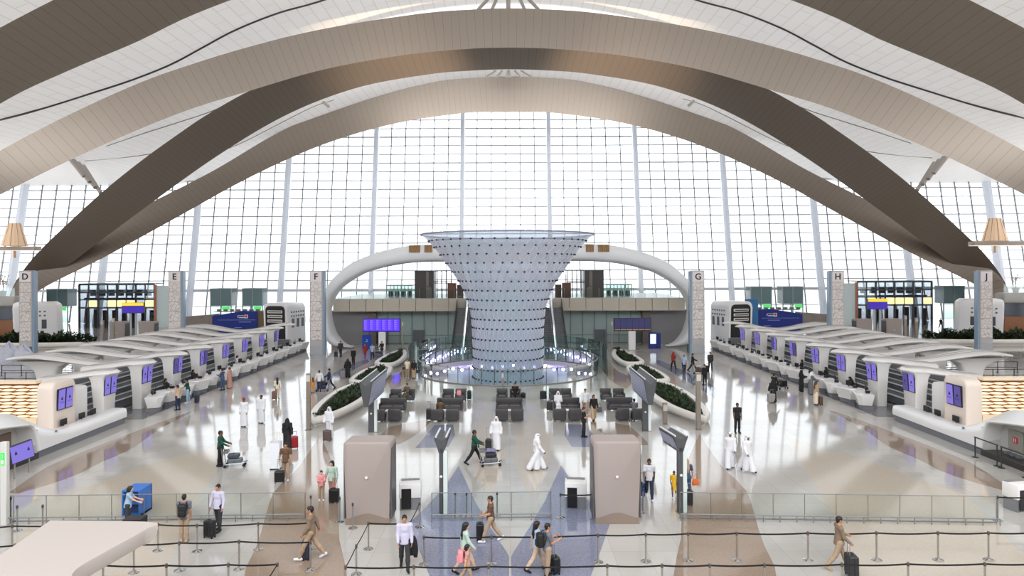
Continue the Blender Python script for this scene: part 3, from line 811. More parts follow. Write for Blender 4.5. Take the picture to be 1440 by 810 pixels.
for sg in (-1, 1):
    side = ROWN[sg]
    # near one is part of the information desk frame; others are plain pillars
    for i in range(0, 9):
        pl = pillar(sg, i, YI[i], '%s pillar with twin violet screens from the camera in the %s check-in row' % (NTH[i], side))
    for i in range(3, 10):
        t = canopy(sg, YI[i], '%s long wavy white canopy from the camera above the %s check-in row' % (NTH[i-3], side), FULL, 1)
    canopy(sg, YI[2], 'short rounded white canopy with a warm lit end, third pillar of the %s check-in row' % side, SHORT2, 1, False)
    canopy(sg, YI[1], 'short white canopy joining the frame beside the second %s check-in pillar' % side, SHORT1, 1, False)
    # desks: two per island
    for i in range(2, 10):
        for k in (0, 1):
            y = YI[i] + (-1.35 if k == 0 else .75) + .35
            lab = '%s white check-in desk before the %s pillar of the %s check-in row' % ('near' if k == 0 else 'far', NTH[i] if i < 9 else 'last far', side)
            rz = (-PI/2 if sg < 0 else PI/2)
            rz = PI/2 if sg < 0 else -PI/2   # front -y turns to the aisle
            rz += (.32 if k == 0 else -.32)*(-sg)
            loc = (sg*(25.05), y, 0)
            if desk0 is None: desk0 = desk(lab, loc, rz, 'check-in desks'); 
            else: dup(desk0, loc, rz, lab)
    # conveyors behind the desks, running the length of the row
    for q, (x, zt_) in enumerate(((28.3, .62), (30.0, .95), (31.7, 1.25))):
        t = thing('baggage_conveyor', '%s dark baggage conveyor with white rails running behind the %s check-in desks' % (('nearest', 'middle', 'highest')[q], side), 'conveyor', (sg*x, 62.5, 0), 0, 'baggage conveyors')
        b = MB(); b.box(-.55, .55, -20.5, 20.5, zt_-.06, zt_); b.build('belt', CONV, t)
        b = MB(); b.box(-.62, .62, -20.5, 20.5, zt_-.5, zt_-.06); b.build('side_skirt', CONVS, t)
        b = MB()
        for yy in range(-20, 21, 5): b.box(-.4, .4, yy-.1, yy+.1, 0, zt_-.5)
        b.build('supports', DARK, t)
        for e in (-1, 1):
            b = MB(); b.box(e*.6-.05, e*.6+.05, -20.5, 20.5, zt_+.02, zt_+.10); b.build('rail', RAILW, t)
    b = MB(); b.prism([(sg*24.35, 45.3), (sg*24.35, 84), (sg*27.3, 84), (sg*27.3, 45.3)], .0, .012)
    struct(b.build('trim_dark_strip', mat('dark grey scale strip', (104, 106, 112), .12), smooth=0))
    b = MB(); b.box(min(sg*32.8, sg*33), max(sg*32.8, sg*33), 46, 83, 0, 1.9)
    struct(b.build('wall_low_'+side, mat('grey low wall', (128, 130, 134), .4), smooth=0))
    b = MB(); b.box(min(sg*26.8, sg*33), max(sg*26.8, sg*33), 83.2, 83.6, 0, 1.3)
    struct(b.build('wall_end_'+side, mat('grey low wall', (128, 130, 134), .4), smooth=0))

    # ---------------- information desk with its moulded shell
    XF = 24.85
    t = thing('service_desk', 'large white sculpted service desk with arched niche before the %s check-in row' % side, 'service desk', (sg*27, 37, 0))
    prof = [(44.3,.98),(42.5,.97),(41,.95),(39.6,.93),(38.6,.98),(37.8,1.12),(37.0,1.45),(36.2,1.95),(35.4,2.4),(34.6,2.68),(33.6,2.82),(32,2.9),(30,2.92),(28,2.92)]
    pr = smoothcurve(prof, 64)
    def arch(y):
        if y > 36.05: return .34
        if y > 35.3: return .34+1.5*(1-((y-35.3)/.75)**2)**.5
        return 1.84 + .45*math.sin(min(1, max(0, (35.3-y)/4.5))*PI/2)-(.0)
    b = MB(); rings = []
    for y, zt2 in pr:
        zc = min(zt2-.08, .98+.35*max(0, zt2-1.0)); w = .9+1.9*min(1, max(0, (zt2-.95)/1.4))
        za = arch(y)
        rings.append([(XF+.12, y, za), (XF, y, za+.05), (XF-.02, y, max(zc-.25, za+.1)), (XF+.02, y, max(zc, za+.12)), (XF+.12+.22*min(1,max(0,zt2-1)), y, (zc+zt2)/2+.02), (XF+.28+.5*min(1,max(0,(zt2-1))), y, zt2), (XF+w, y, zt2), (XF+w+.15, y, zt2-.15), (XF+w+.15, y, max(za, min(zt2-.2, .7)))])
    b.loft(rings); sgm(b, sg)
    b.build('shell', SHELLW, t, True, smooth=60)
    b = MB(); b.prism([(XF+.08, 44.25), (XF+.08, 36.05), (XF+1.0, 36.05), (XF+1.0, 44.25)], 0, .36); sgm(b, sg).build('plinth', GREYP, t, True)
    b = MB(); b.box(XF+.9, XF+1.7, 38.6, 44.2, .68, .74); b.box(XF+.95, XF+1.6, 38.6, 44.2, 0, .68); sgm(b, sg).build('worktop', mat('light grey worktop', (196, 192, 190), .4), t, True)
    # niche lining
    b = MB(); b.box(XF+1.0, XF+1.08, 28, 36.0, .0, 2.1); b.box(XF+.1, XF+1.0, 35.98, 36.1, .0, 1.5); sgm(b, sg).build('niche_lining', mat('pale niche lining', (190, 188, 184), .5), t, True)
    b = MB(); b.box(XF+.05, XF+1.0, 28, 36.1, 0, .3); sgm(b, sg).build('niche_plinth', mat('dark niche plinth', (58, 54, 52), .5), t, True)
    b = MB(); b.cbox(XF+.9, XF+1.0, 34.3, 35.3, .55, 1.6, .03, 1); pn = sgm(b, sg).build('hydrant_cabinet', mat('cabinet panel '+side, (150, 146, 138) if sg > 0 else (120, 98, 88), .4), t, True)
    b = MB(); b.box(XF+.88, XF+.9, 34.6, 34.95, .95, 1.25); o = sgm(b, sg).build('fire_sign', mat('red fire sign', (190, 40, 44), .4), t, True, label='small red fire point sign'); o.parent = pn; 
    b = MB()
    for yy in (34.7, 34.83): b.box(XF+.87, XF+.885, yy, yy+.04, 1.0, 1.2)
    sgm(b, sg).build('fire_pictogram', WHITE, t, True).parent = pn
    b = MB()
    for yy in (34.4, 34.8, 35.2): b.box(XF+.7, XF+.95, yy-.12, yy+.12, .3, .42)
    sgm(b, sg).build('vents', GREYP, t, True)
    b = MB(); b.sphere((XF-.0, 37.4, 1.12), .07, 6); sgm(b, sg).build('emblem', GREYP, t, True)
    # monitors on the desk
    for q, yy in enumerate((39.9, 41.6, 42.7)):
        m = thing('desk_monitor', '%s black monitor on the %s service desk worktop' % (('nearest', 'middle', 'farthest')[q], side), 'monitor', (sg*(XF+1.22), yy, .745), (PI/2 if sg < 0 else -PI/2), 'service desk monitors')
        b = MB(); b.cbox(-.3, .3, -.03, .03, .14, .5, .02, 1); b.build('panel', BLACK, m)
        b = MB(); b.tube([(0,.02,0),(0,.02,.2)], .03, 6); b.box(-.14, .14, -.08, .12, 0, .015); b.build('foot', BLACK, m)
    # frame wall round the first pillar, rounded white screen wall, warm slatted wall
    t = thing('curved_wall', 'plain white rounded partition between the first two pillars of the %s check-in row' % side, 'partition', (sg*28, 42, 0))
    b = MB(); rings = []
    for z in (0, 2.5, 2.62, 2.66): 
        k = .0 if z < 2.6 else (.06 if z < 2.65 else .2)
        rings.append([(x, y, z) for x, y in rrect(26.75+k, 30+k*0, 41.25+k, 43.6-k, .5, 5)])
    b.loft(rings); sgm(b, sg).build('panel', WHITE, t, True)
    t = thing('slatted_wall', 'warm uplit slatted wall with lens shaped louvres behind the %s service desk' % side, 'slatted wall', (sg*33, 39.4, 0))
    b = MB(); b.box(27.2, 40, 39.55, 39.7, 0, 3.42); sgm(b, sg).build('back_panel', mat('warm brown back panel', (140, 100, 74), .5), t, True, smooth=0)
    t2 = 3.3
    b = MB()
    b.box(27.2, 40, 39.2, 39.7, 3.4, 3.56); b.box(27.2, 40, 39.25, 39.7, .0, 1.4)
    sgm(b, sg).build('frame', mat('cream slat frame', (238, 216, 186), .4), t, True)
    b = MB()
    SL = 0.2
    for r in range(10):
        z = 1.5+.19*r
        for c in range(16):
            x = 27.3+.8*c+(.2 if r % 2 else 0)
            pts = [(x+.36*math.cos(2*PI*j/10), 39.3, z+.056*math.sin(2*PI*j/10)) for j in range(10)]
            b.loft([pts, [(p[0], 39.5, p[2]) for p in pts]])
    sgm(b, sg).build('louvres', mat('glowing cream louvre', (246, 226, 196), .4, emit=.3, ecol=(255, 226, 186)), t, True)  # emission stands in for warm light falling on the louvres
    # standing violet screen (left) / queue rail (right) before the niche
    if sg < 0:
        t = thing('standing_screen', 'tilted violet information screen on two legs before the arched niche', 'screen', (-23.3, 33.0, 0))
        c0, c1 = P(17, 645, 32.3), P(40, 637, 33.4); 
        d = Vector((c1.x-c0.x, c1.y-c0.y, 0)); ln = 1.55; d.normalize(); n_ = Vector((d.y, -d.x, 0))
        if n_.x < 0: n_ = -n_
        o_ = Vector((c0.x, c0.y, .72)) - Vector(t.location)
        upv = Vector((0, 0, 1))*1.0 - n_*.18
        b = MB(); b.extr([(0,0),(ln,0),(ln,.86),(0,.86)], o_, d, upv.normalized(), n_, -.12); b.build('casing', DARK, t)
        b = MB(); b.extr([(.04,.04),(ln-.04,.04),(ln-.04,.82),(.04,.82)], o_+n_*.004, d, upv.normalized(), n_, .01); sc = b.build('display', PURPLE, t, smooth=0)
        b = MB()
        for q in (.35, 1.2): b.extr([(q-.09,.4),(q+.09,.4),(q+.03,.56),(q-.05,.52)], o_+n_*.016, d, upv.normalized(), n_, .004)
        b.build('airline_mark', LOGO, sc, smooth=0)
        for q in (.25, 1.25):
            b = MB(); p = o_+d*q-n_*.07; b.tube([(p.x, p.y, 0), (p.x, p.y, .85)], .04, 6); b.build('leg', STEEL, t)
    else:
        for q in range(3):
            t = thing('queue_rail', '%s dark steel railing before the arched niche of the right service desk' % (('front', 'middle', 'rear')[q]), 'railing', (24.3, 31.0+1.9*q, 0))
            b = MB(); b.tube([(0,-.8,1.05),(0,.9,1.05)], .035, 6); b.tube([(0,-.8,.55),(0,.9,.55)], .03, 6); b.build('bars', DARK, t)
            for yy in (-.75, .85):
                b = MB(); b.tube([(0,yy,0),(0,yy,1.05)], .035, 6); b.lathe([(.16,0),(.16,.02),(.04,.05)], (0,yy,0), 12); b.build('post', DARK, t)
# ---- queue fences behind the canopies
fence0 = None
for sg in (-1, 1):
    side = ROWN[sg]
    for q in range(6):
        y = 48.6+4.555*q+1.6; lab = '%s black rail fence from the camera, outside the %s check-in canopies' % (NTH[q], side)
        if fence0 is None:
            t = thing('rail_fence', lab, 'fence', (sg*42, y, 0), 0, 'black rail fences'); fence0 = t
            b = MB()
            for z in (.5, 1.0): b.tube([(-5.5,0,z),(5.5,0,z)], .03, 6)
            b.build('rails', BLACK, t)
            for k in range(7):
                b = MB(); x = -5.5+11*k/6; b.tube([(x,0,0),(x,0,1.05)], .035, 6); b.lathe([(.17,0),(.17,.02),(.04,.05)], (x,0,0), 10); b.build('post', BLACK, t)
        else: dup(fence0, (sg*42, y, 0), 0, lab)

# ================================================================== LETTER PILLARS
LP = [('D', 38.5, 79), ('E', 247.5, 79), ('F', 445.5, 79), ('G', 980.5, 79), ('H', 1176, 79), ('J', 1384, 79)]
def fret_mat():
    m = bpy.data.materials.new('perforated fret panel'); m.use_nodes = True
    nt = m.node_tree; b = nt.nodes['Principled BSDF']
    tc = nt.nodes.new('ShaderNodeTexCoord'); v = nt.nodes.new('ShaderNodeTexVoronoi'); v.feature = 'DISTANCE_TO_EDGE'
    v.inputs['Scale'].default_value = 2.6
    r = nt.nodes.new('ShaderNodeValToRGB'); r.color_ramp.elements[0].position = .02; r.color_ramp.elements[1].position = .07
    r.color_ramp.elements[0].color = S(176, 168, 164); r.color_ramp.elements[1].color = S(222, 214, 210)
    nt.links.new(tc.outputs['Object'], v.inputs['Vector']); nt.links.new(v.outputs['Distance'], r.inputs[0])
    nt.links.new(r.outputs[0], b.inputs['Base Color']); b.inputs['Roughness'].default_value = .5
    return m
FRET = fret_mat()
for ch, u, Y in LP:
    p = P(u, 380, Y); w = .74
    t = thing('letter_pillar', 'tall pale lattice pillar carrying a dark letter %s at its top' % ch, 'pillar', (p.x, Y, 0), 0, 'letter pillars of the check-in zones')
    zt = P(u, 380.5, Y).z
    if ch in 'DEJH': pass
    b = MB(); b.cbox(-w, w, -.35, .35, 1.05, zt, .03, 1); b.build('shaft', mat('pale pillar casing', (184, 180, 180), .45), t)
    b = MB(); b.box(-w+.12, w-.12, -.375, -.345, 1.7, zt-1.35); b.build('fret_panel', FRET, t, smooth=0)
    b = MB()
    zz = 1.7
    while zz < zt-1.4: b.box(-w+.1, w-.1, -.385, -.37, zz-.02, zz+.02); zz += 1.12
    b.build('panel_joints', mat('grey panel joint', (150, 142, 140), .5), t, smooth=0)
    b = MB(); b.cbox(-w+.0, w-.0, -.36, .36, 0, 1.05, .03, 1); b.build('base', mat('grey pillar base', (172, 174, 178), .4) if ch not in 'D' else mat('blue grey pillar base', (92, 104, 126), .4), t)
    b = MB(); sx = 1 if ch in 'DEF' else -1
    b.box(min(sx*w, sx*(w+.22)), max(sx*w, sx*(w+.22)), -.3, .34, .0, zt-.05); b.build('side_fin', mat('blue grey glass fin', (140, 160, 180), .25) , t)
    b = MB(); b.box(-w+.1, w-.1, -.385, -.35, zt-1.3, zt-.12); b.build('letter_panel', mat('pale letter panel', (216, 208, 208), .4, emit=.08), t, smooth=0)
    text_mesh(ch, 1.0, 'letter', INK, t, (0, -.40, zt-.72), (1,0,0), (0,0,1), .03)
# ================================================================== PLANTERS
SOIL = mat('dark soil', (46, 40, 34), .9)
RIMM = mat('white planter shell', (222, 217, 210), .35)
def planter(label, plan, h, group='curved planters along the concourse', foliage=.35, seed=1, hedge_h=.25, leaf=1.0, count=1900):
    """plan: list of (x, y) outline at the rim"""
    n = 72
    pts = smoothcurve(list(plan)+[plan[0]], n+1)[:-1]
    cx = sum(p[0] for p in pts)/n; cy = sum(p[1] for p in pts)/n
    a = sum(pts[i][0]*pts[(i+1)%n][1]-pts[(i+1)%n][0]*pts[i][1] for i in range(n))
    if a < 0: pts = pts[::-1]
    def inset(d):
        o = []
        for i in range(n):
            t = Vector((pts[(i+1)%n][0]-pts[i-1][0], pts[(i+1)%n][1]-pts[i-1][1])); t.normalize()
            o.append((pts[i][0]-t.y*d, pts[i][1]+t.x*d))
        return o
    t = thing('curved_planter', label, 'planter', (cx, cy, 0), 0, group)
    b = MB(); rings = []
    for d, z in ((.34, 0), (.34, .1), (.06, .22), (0, h*.55), (.0, h*.8), (.06, h*.95), (.16, h), (.38, h), (.46, h*.94), (.46, h*.6)):
        rings.append([(x, y, z) for x, y in inset(d)])
    b.loft(rings, cap=True); b.build('shell', RIMM, t, True, smooth=60)
    b = MB(); r0 = inset(.44)
    b.loft([[(x, y, h*.6) for x, y in r0], [(x, y, h*.72) for x, y in r0]]); b.build('soil', SOIL, t, True, smooth=0)
    # leaves: one loose mass
    rnd = random.Random(seed); b = MB()
    xs_ = [p[0] for p in r0]; ys_ = [p[1] for p in r0]
    from math import floor
    inn = inset(.75)
    def inside(x, y):
        c = False
        for i in range(n):
            x1, y1 = inn[i]; x2, y2 = inn[i-1]
            if (y1 > y) != (y2 > y) and x < (x2-x1)*(y-y1)/(y2-y1)+x1: c = not c
        return c
    cnt = 0
    for _ in range(16000):
        x, y = rnd.uniform(min(xs_), max(xs_)), rnd.uniform(min(ys_), max(ys_))
        if not inside(x, y): continue
        z = h*.7+rnd.random()*hedge_h*(.7+.5*math.sin(x*2.1)*math.sin(y*1.7))
        l = rnd.uniform(.14, .3)*leaf; an = rnd.uniform(0, 2*PI); ti = rnd.uniform(.2, 1.3)
        d = Vector((math.cos(an)*math.cos(ti), math.sin(an)*math.cos(ti), math.sin(ti)))*l
        w_ = Vector((-math.sin(an), math.cos(an), 0))*l*.28
        p = Vector((x, y, z))
        b.add([p, p+d*.5+w_, p+d, p+d*.5-w_], [(0,1,2,3)])
        cnt += 1
        if cnt > count: break
    o = b.build('foliage', GREEN, t, True, smooth=0); o['kind'] = 'stuff'
    return t
PA = [(-12.35,42.7),(-11.5,43.8),(-10.75,46.5),(-10.4,50.0),(-10.55,53.5),(-11.2,55.9),(-12.4,56.2),(-13.2,54.8),(-13.55,51.0),(-13.35,46.6),(-12.9,43.9)]
PB = [(-12.9,56.9),(-11.4,56.9),(-10.9,58.5),(-10.8,62.0),(-11.2,65.2),(-12.4,66.2),(-13.4,64.5),(-13.75,60.5),(-13.6,57.8)]
PC = [(-13.0,67.4),(-11.5,67.4),(-11.0,69.5),(-11.1,74.0),(-11.8,78.0),(-12.4,79.3),(-13.1,77.0),(-13.6,72.5),(-13.6,68.8)]
for sg, side in ((-1, 'left'), (1, 'right')):
    for q, (pl, nm) in enumerate(((PA, 'nearest pointed'), (PB, 'middle'), (PC, 'farthest'))):
        planter('%s white curved planter with dark greenery on the %s of the funnel' % (nm, side), [(x*(-sg), y) for x, y in pl], .62, seed=q+3*(sg > 0))

# ================================================================== V-SHAPED INFORMATION SIGNS
SIGNG = mat('dark grey sign casing', (78, 79, 82), .45)
SCRG = mat('blue grey sign display', (112, 116, 138), .3, emit=.12, ecol=(120, 124, 150))
def vsign(label, loc, rz, L, w, h, zb, post_y, post_w=.36, stripe=True):
    """trough shaped twin display: local y is its length, near end at y=0"""
    t = thing('information_sign', label, 'sign', loc, rz, 'V-shaped information signs')
    hw, hb = w/2, w*.17
    sec = [(-hb, zb), (hb, zb), (hw, zb+h), (hw-.05, zb+h+.0), (hw*.35, zb+h*.86), (0, zb+h*.80), (-hw*.35, zb+h*.86), (-hw+.05, zb+h), (-hw, zb+h)]
    b = MB(); b.loft([[(x, 0, z) for x, z in sec], [(x, L, z) for x, z in sec]]); b.build('housing', SIGNG, t, smooth=30)
    for sg in (-1, 1):
        b = MB(); nrm = Vector((sg*h, 0, -(hw-hb))).normalized()
        p0 = Vector((sg*hb, .04, zb+.06))+nrm*.012; p1 = Vector((sg*hw, .04, zb+h-.06))+nrm*.012
        b.add([p0, p0+Vector((0,L-.08,0)), p1+Vector((0,L-.08,0)), p1], [(0,1,2,3) if sg < 0 else (3,2,1,0)])
        sc = b.build('display', SCRG, t, smooth=0)
        b = MB(); k = int(L/.8)+1
        for i in range(k+1):
            y = .06+(L-.12)*i/k; q0 = p0+nrm*.008; q1 = p1+nrm*.008
            b.add([(q0.x, y-.02, q0.z), (q0.x, y+.02, q0.z), (q1.x, y+.02, q1.z), (q1.x, y-.02, q1.z)], [(0,1,2,3) if sg < 0 else (3,2,1,0)])
            if i < k:
                for r in range(6):
                    f = .15+.12*r; a0 = q0.lerp(q1, f); a1 = q0.lerp(q1, f+.035)
                    b.add([(a0.x, y+.12, a0.z), (a0.x, y+.5, a0.z), (a1.x, y+.5, a1.z), (a1.x, y+.12, a1.z)], [(0,1,2,3) if sg < 0 else (3,2,1,0)])
        b.build('panel_rules', mat('pale sign text', (176, 178, 200), .4, emit=.1), sc, smooth=0)
    b = MB(); b.box(-hw+.04, -hw+.10, 0, L, zb+h-.02, zb+h+.04); b.box(hw-.10, hw-.04, 0, L, zb+h-.02, zb+h+.04); b.build('top_edges', mat('pale sign edge', (206, 210, 208), .3), t)
    b = MB(); b.cbox(-post_w/2, post_w*.5, post_y-.12, post_y+.12, 0, zb+.2, .03, 1); b.build('post', SIGNG, t)
    b = MB(); b.box(post_w*.5, post_w*.5+.16, post_y-.11, post_y+.12, 0, zb+.1); b.build('light_strip', mat('pale glass strip', (214, 222, 220), .25), t)
    b = MB(); b.sphere((0, post_y-.14, zb*.62), .06, 6); b.build('sensor', WHITE, t)
    b = MB(); b.box(-post_w*.6, post_w*.6+.16, post_y-.2, post_y+.2, 0, .03); b.build('base', STEEL, t)
    return t
vsign('long V-shaped dark sign on a post over the left nearest planter', (-8.42, 40.0, 0), .0, 4.9, .76, 1.5, 1.84, 1.6)
vsign('long V-shaped dark sign on a post over the right nearest planter', (8.25, 40.0, 0), .0, 4.9, .76, 1.5, 1.9, 1.6)
vsign('small V-shaped sign on a tall dark post beside the left white pod', (-2.78, 27.6, 0), -.02, 1.5, .56, .64, 2.5, .12, .17)
vsign('small slanted V-shaped sign on a dark post beside the right white pod', (6.93, 27.65, 0), .16, 1.6, .62, .64, 2.5, .12, .2)

# ================================================================== TALL SLIM POLES
POLEM = mat('taupe grey pole', (150, 140, 130), .35, .4)
def pole(label, p, h, w):
    t = thing('slim_pole', label, 'pole', p)
    b = MB(); b.cbox(-w/2, w/2, -w/2, w/2, 0.03, h, .02, 1); b.build('shaft', POLEM, t)
    b = MB(); b.box(-w*.7, w*.7, -w*.7, w*.7, 0, .03); b.build('base_plate', STEEL, t)
    b = MB(); b.box(-w*.5, w*.5, -w*.5-.012, -w*.5, h-.5, h-.1); b.build('cap_panel', mat('pale pole panel', (196, 190, 182), .4), t)
pole('tall slim taupe pole before the tip of the left planter', G(434, 604.5), 3.5, .25)
pole('tall slim taupe pole before the tip of the right planter', G(982, 604), 3.5, .27)
pole('thin grey pole beside the far left planter', G(566.5, 494), 3.6, .16)
pole('thin grey pole beside the far right planter', G(860.5, 494), 3.6, .16)
pole('short taupe bollard beside the right long sign', G(935, 596), 1.35, .27)
pole('small pale bollard behind the right planter tip', G(958.5, 566), 1.0, .16)
pole('small steel pole on the floor before the middle armchairs', G(707, 545), 1.3, .16)

# ================================================================== WHITE PODS (seen from behind)
PODB = mat('warm grey pod back', (154, 142, 137), .5, noise=.02)
def pod(label, loc, rz, w=.91, h=3.25, d=1.25, group='white self-service pods'):
    t = thing('service_pod', label, 'pod', loc, rz, group)
    b = MB(); rings = []
    for y, ins, dz in ((-.02, .1, .1), (0.02, .02, .03), (.10, 0, 0), (d, 0, .06), (d+.04, .03, .1)):
        r = .14; o = []
        W0, W1, hh = w*.93-ins, w*1.02-ins, h-dz
        o = [(-W0, .0), (W0, .0), (W1, hh-r)]
        for k in range(1, 5): a = PI/2*k/4; o.append((W1-r+r*math.cos(a), hh-r+r*math.sin(a)))
        for k in range(0, 5): a = PI/2+PI/2*k/4; o.append((-W1+r+r*math.cos(a), hh-r+r*math.sin(a)))
        yb = lambda z: y-(.0 if z < h*.8 else 0)
        rings.append([(x, y+.10*(1-(z/h)), z) for x, z in o])
    b.loft(rings); b.build('shell', PODB, t, smooth=35)
    b = MB(); o = [(-w*.94, 0), (w*.94, 0), (w*.94, .24)]
    for k in range(17):
        x = w*.94-2*w*.94*k/16; o.append((x, .24+.2*(.5+.5*math.cos(PI*x/(w*.94)))))
    b.extr(o, (0, .085, 0), (1,0,0), (0,0,1), (0,-1,0), .04); b.build('kick_plate', mat('taupe wave plinth', (132, 116, 104), .5), t)
    b = MB(); b.lathe([(.055,0),(.05,.03),(.001,.035)], (0,0,0), 12)
    b.v = [(x-.02, -.02-z, y+1.86) for x, y, z in b.v]; b.build('knob', WHITE, t)
    for sg in (-1, 1):
        b = MB(); b.box(sg*w*1.0-.03, sg*w*1.0+.03, .15, d-.05, .2, h-.3); b.build('side_trim', mat('dark grey side trim', (84, 82, 84), .4), t)
    return t
pod('white self-service pod seen from behind, left of the centre aisle', (-5.55, 26.5, 0), 0)
pod('white self-service pod seen from behind, right of the centre aisle', (4.18, 26.5, 0), 0)
for u, nm in ((164, 'left one of two far pods beyond the left canopies'), (205, 'right one of two far pods beyond the left canopies'), (1216, 'left one of two far pods beyond the right canopies'), (1258, 'right one of two far pods beyond the right canopies')):
    p = P(u, 480, 87)
    pod('pale grey pod, '+nm, (p.x, 87, 0), 0, w=1.0, h=3.3)
def counter(label, loc, rz):
    t = thing('drop_counter', label, 'counter', loc, rz, 'white machine counters')
    b = MB(); b.cbox(-.45, .45, -.35, .35, .5, 1.1, .04, 2); b.build('body', WHITE, t)
    b = MB(); b.box(-.42, .42, -.3, .3, .0, .5); b.build('plinth', GREYM, t)
    b = MB(); b.box(-.35, .05, -.36, -.34, .08, .9); b.build('dark_recess', BLACK, t)
    b = MB(); b.box(-.38, .38, .12, .3, 1.1, 1.14); b.build('top_inset', mat('grey top inset', (120,120,122), .4), t)
counter('white machine counter behind the left white pod', (-4.15, 28.45, 0), .1)
counter('white machine counter behind the right white pod', (2.75, 28.5, 0), -.1)
counter('white machine counter at the right end of the glass fence', G(1432, 716), .25)

# ================================================================== GLASS FENCES WITH LOW RAIL
def gfence(label, u0, u1, v0, v1, n_post, n_leg, hg=1.05):
    a, c = G(u0, v0), G(u1, v1)
    t = thing('glass_fence', label, 'fence', (0,0,0)); t.location = ((a+c)/2)
    d = (c-a); L = d.length; d.normalize(); nrm = Vector((-d.y, d.x, 0))
    b = MB(); b.extr([(0,.06),(L,.06),(L,hg),(0,hg)], a+nrm*.12, d, (0,0,1), nrm, .015); b.build('glass_panels', glass('fence glass', (.95,.97,.96,1), .0, .03, .25), t, True, smooth=0)
    b = MB(); b.tube([a+Vector((0,0,hg))+nrm*.12, c+Vector((0,0,hg))+nrm*.12], .016, 6); b.tube([a+Vector((0,0,.05))+nrm*.12, c+Vector((0,0,.05))+nrm*.12], .022, 6); b.build('edge_rails', GREYM, t, True)
    for k in range(n_post+1):
        p = a+d*(L*k/n_post)+nrm*.12
        b = MB(); b.tube([(p.x, p.y, 0), (p.x, p.y, hg)], .018, 6); b.build('post', STEEL, t, True)
    b = MB(); b.tube([a+Vector((0,0,.26))-nrm*.1, c+Vector((0,0,.26))-nrm*.1], .026, 6); b.build('low_rail', GREYM, t, True)
    for k in range(n_leg+1):
        p = a+d*(L*k/n_leg)-nrm*.1
        b = MB(); b.tube([(p.x, p.y, 0), (p.x, p.y, .26)], .022, 6); b.build('rail_leg', GREYM, t, True)
gfence('long clear glass fence with a low steel rail at the left', -30, 428, 737, 731, 10, 19)
gfence('short clear glass fence with a low steel rail between the white pods', 607, 775, 732, 730, 3, 6)
gfence('long clear glass fence with a low steel rail at the right', 957, 1404, 731, 738, 10, 19)

# ================================================================== STANCHIONS AND BELTS
STN = None
def stanchion(label, p, to=None, dark=False):
    """post standing at p; belt to the post at `to`"""
    t = thing('stanchion', label, 'stanchion', (p[0], p[1], 0), 0, 'belt stanchions of the queue lanes')
    b = MB(); b.lathe([(.175,0),(.175,.015),(.15,.03),(.07,.05),(.035,.075)], (0,0,0), 24); b.build('base', CHROME, t)
    b = MB(); b.lathe([(.03,.05),(.03,.86)], (0,0,0), 12); b.build('post', GREYM if dark else STEEL, t)
    b = MB(); b.lathe([(.038,.86),(.04,.87),(.04,.965),(.03,.98)], (0,0,0), 12); b.build('head', mat('bronze grey belt head', (98, 86, 78), .4, .5) if not dark else DARK, t)
    if to is not None:
        d = Vector((to[0]-p[0], to[1]-p[1], 0)); L = d.length; d.normalize(); nrm = Vector((-d.y, d.x, 0)); b = MB(); rings = []
        for k in range(9):
            s = .04+(L-.08)*k/8; sag = -.035*4*(k/8)*(1-k/8)*min(1, L/2)
            c = d*s + Vector((0,0,.92+sag))
            rings.append([c+nrm*.004+Vector((0,0,.026)), c-nrm*.004+Vector((0,0,.026)), c-nrm*.004-Vector((0,0,.026)), c+nrm*.004-Vector((0,0,.026))])
        b.loft(rings); b.build('belt', BELT, t, smooth=0)
HT = .97
def topG(u, v):
    return G(u, v, HT)
ROWS = [
 ('right rear belt line', [(596,753.5),(691,753),(841,750.5),(908,749.5),(967.5,748.5),(1036,748),(1136,747.8),(1232.5,747.5),(1319,747.5),(1390,747.5),(1452,747.3)]),
 ('front belt line', [(486,795.5),(582,795),(687,794.5),(854,793.5),(931,793.2),(998,792.8),(1075,792.4),(1184,791.6),(1277,791),(1385,790.8),(1462,790.6)]),
 ('left rear belt line', [(-62,742),(17,738),(222,736),(277,737),(363,734.5),(437,733.5)]),
 ('left middle belt line', [(-40,768),(21,765),(188,764),(252,761.5),(336,759.5),(436.5,760.5)]),
 ('left front belt line', [(145,793),(234,793),(321,792),(390,791.5)]),
 ('centre slanting belt line', [(590,706),(576,734),(518,734),(501,766),(487.2,794)]),
]
for nm, pts in ROWS:
    g = [topG(u, v) for u, v in pts]
    for i, p in enumerate(g):
        if nm.startswith('centre') and i in (4,): continue
        to = g[i+1] if i+1 < len(g) else None
        if to is not None and nm.startswith('centre') and i == 3: to = topG(486, 795.5)
        stanchion('%s steel stanchion from the left in the %s' % (NTH[i], nm) if not nm.startswith('centre') else '%s steel stanchion from the rear in the %s' % (NTH[i], nm), p, to)
stanchion('short front end stanchion closing the left front belt line', topG(372, 818), topG(390, 791.5))
for u, v, to, lab in ((640,692,None,'left of the pair of stanchions inside the middle glass fence'), (656,692.5,None,'right of the pair of stanchions inside the middle glass fence'),
    (699,692,None,'lone stanchion right of the brown shirted walker'), (477.5,699,None,'stanchion standing left behind the left white pod'), (496,707.5,None,'stanchion before the left white pod panel'),
    (437,697,None,'lone dark stanchion at the right end of the left glass fence'), (788,694,(834,694),'stanchion belted to the right white pod'), (904,687,None,'stanchion right beside the right white pod'),
    (1403,697.5,(1450,697.5),'stanchion at the right end of the right glass fence'), (24,711,None,'left one of two stanchions at the far left glass fence'), (60,710,None,'right one of two stanchions at the far left glass fence'), (15,699,None,'stanchion before the green sign column')):
    stanchion(lab, topG(u, v), topG(*to) if to else None, True)

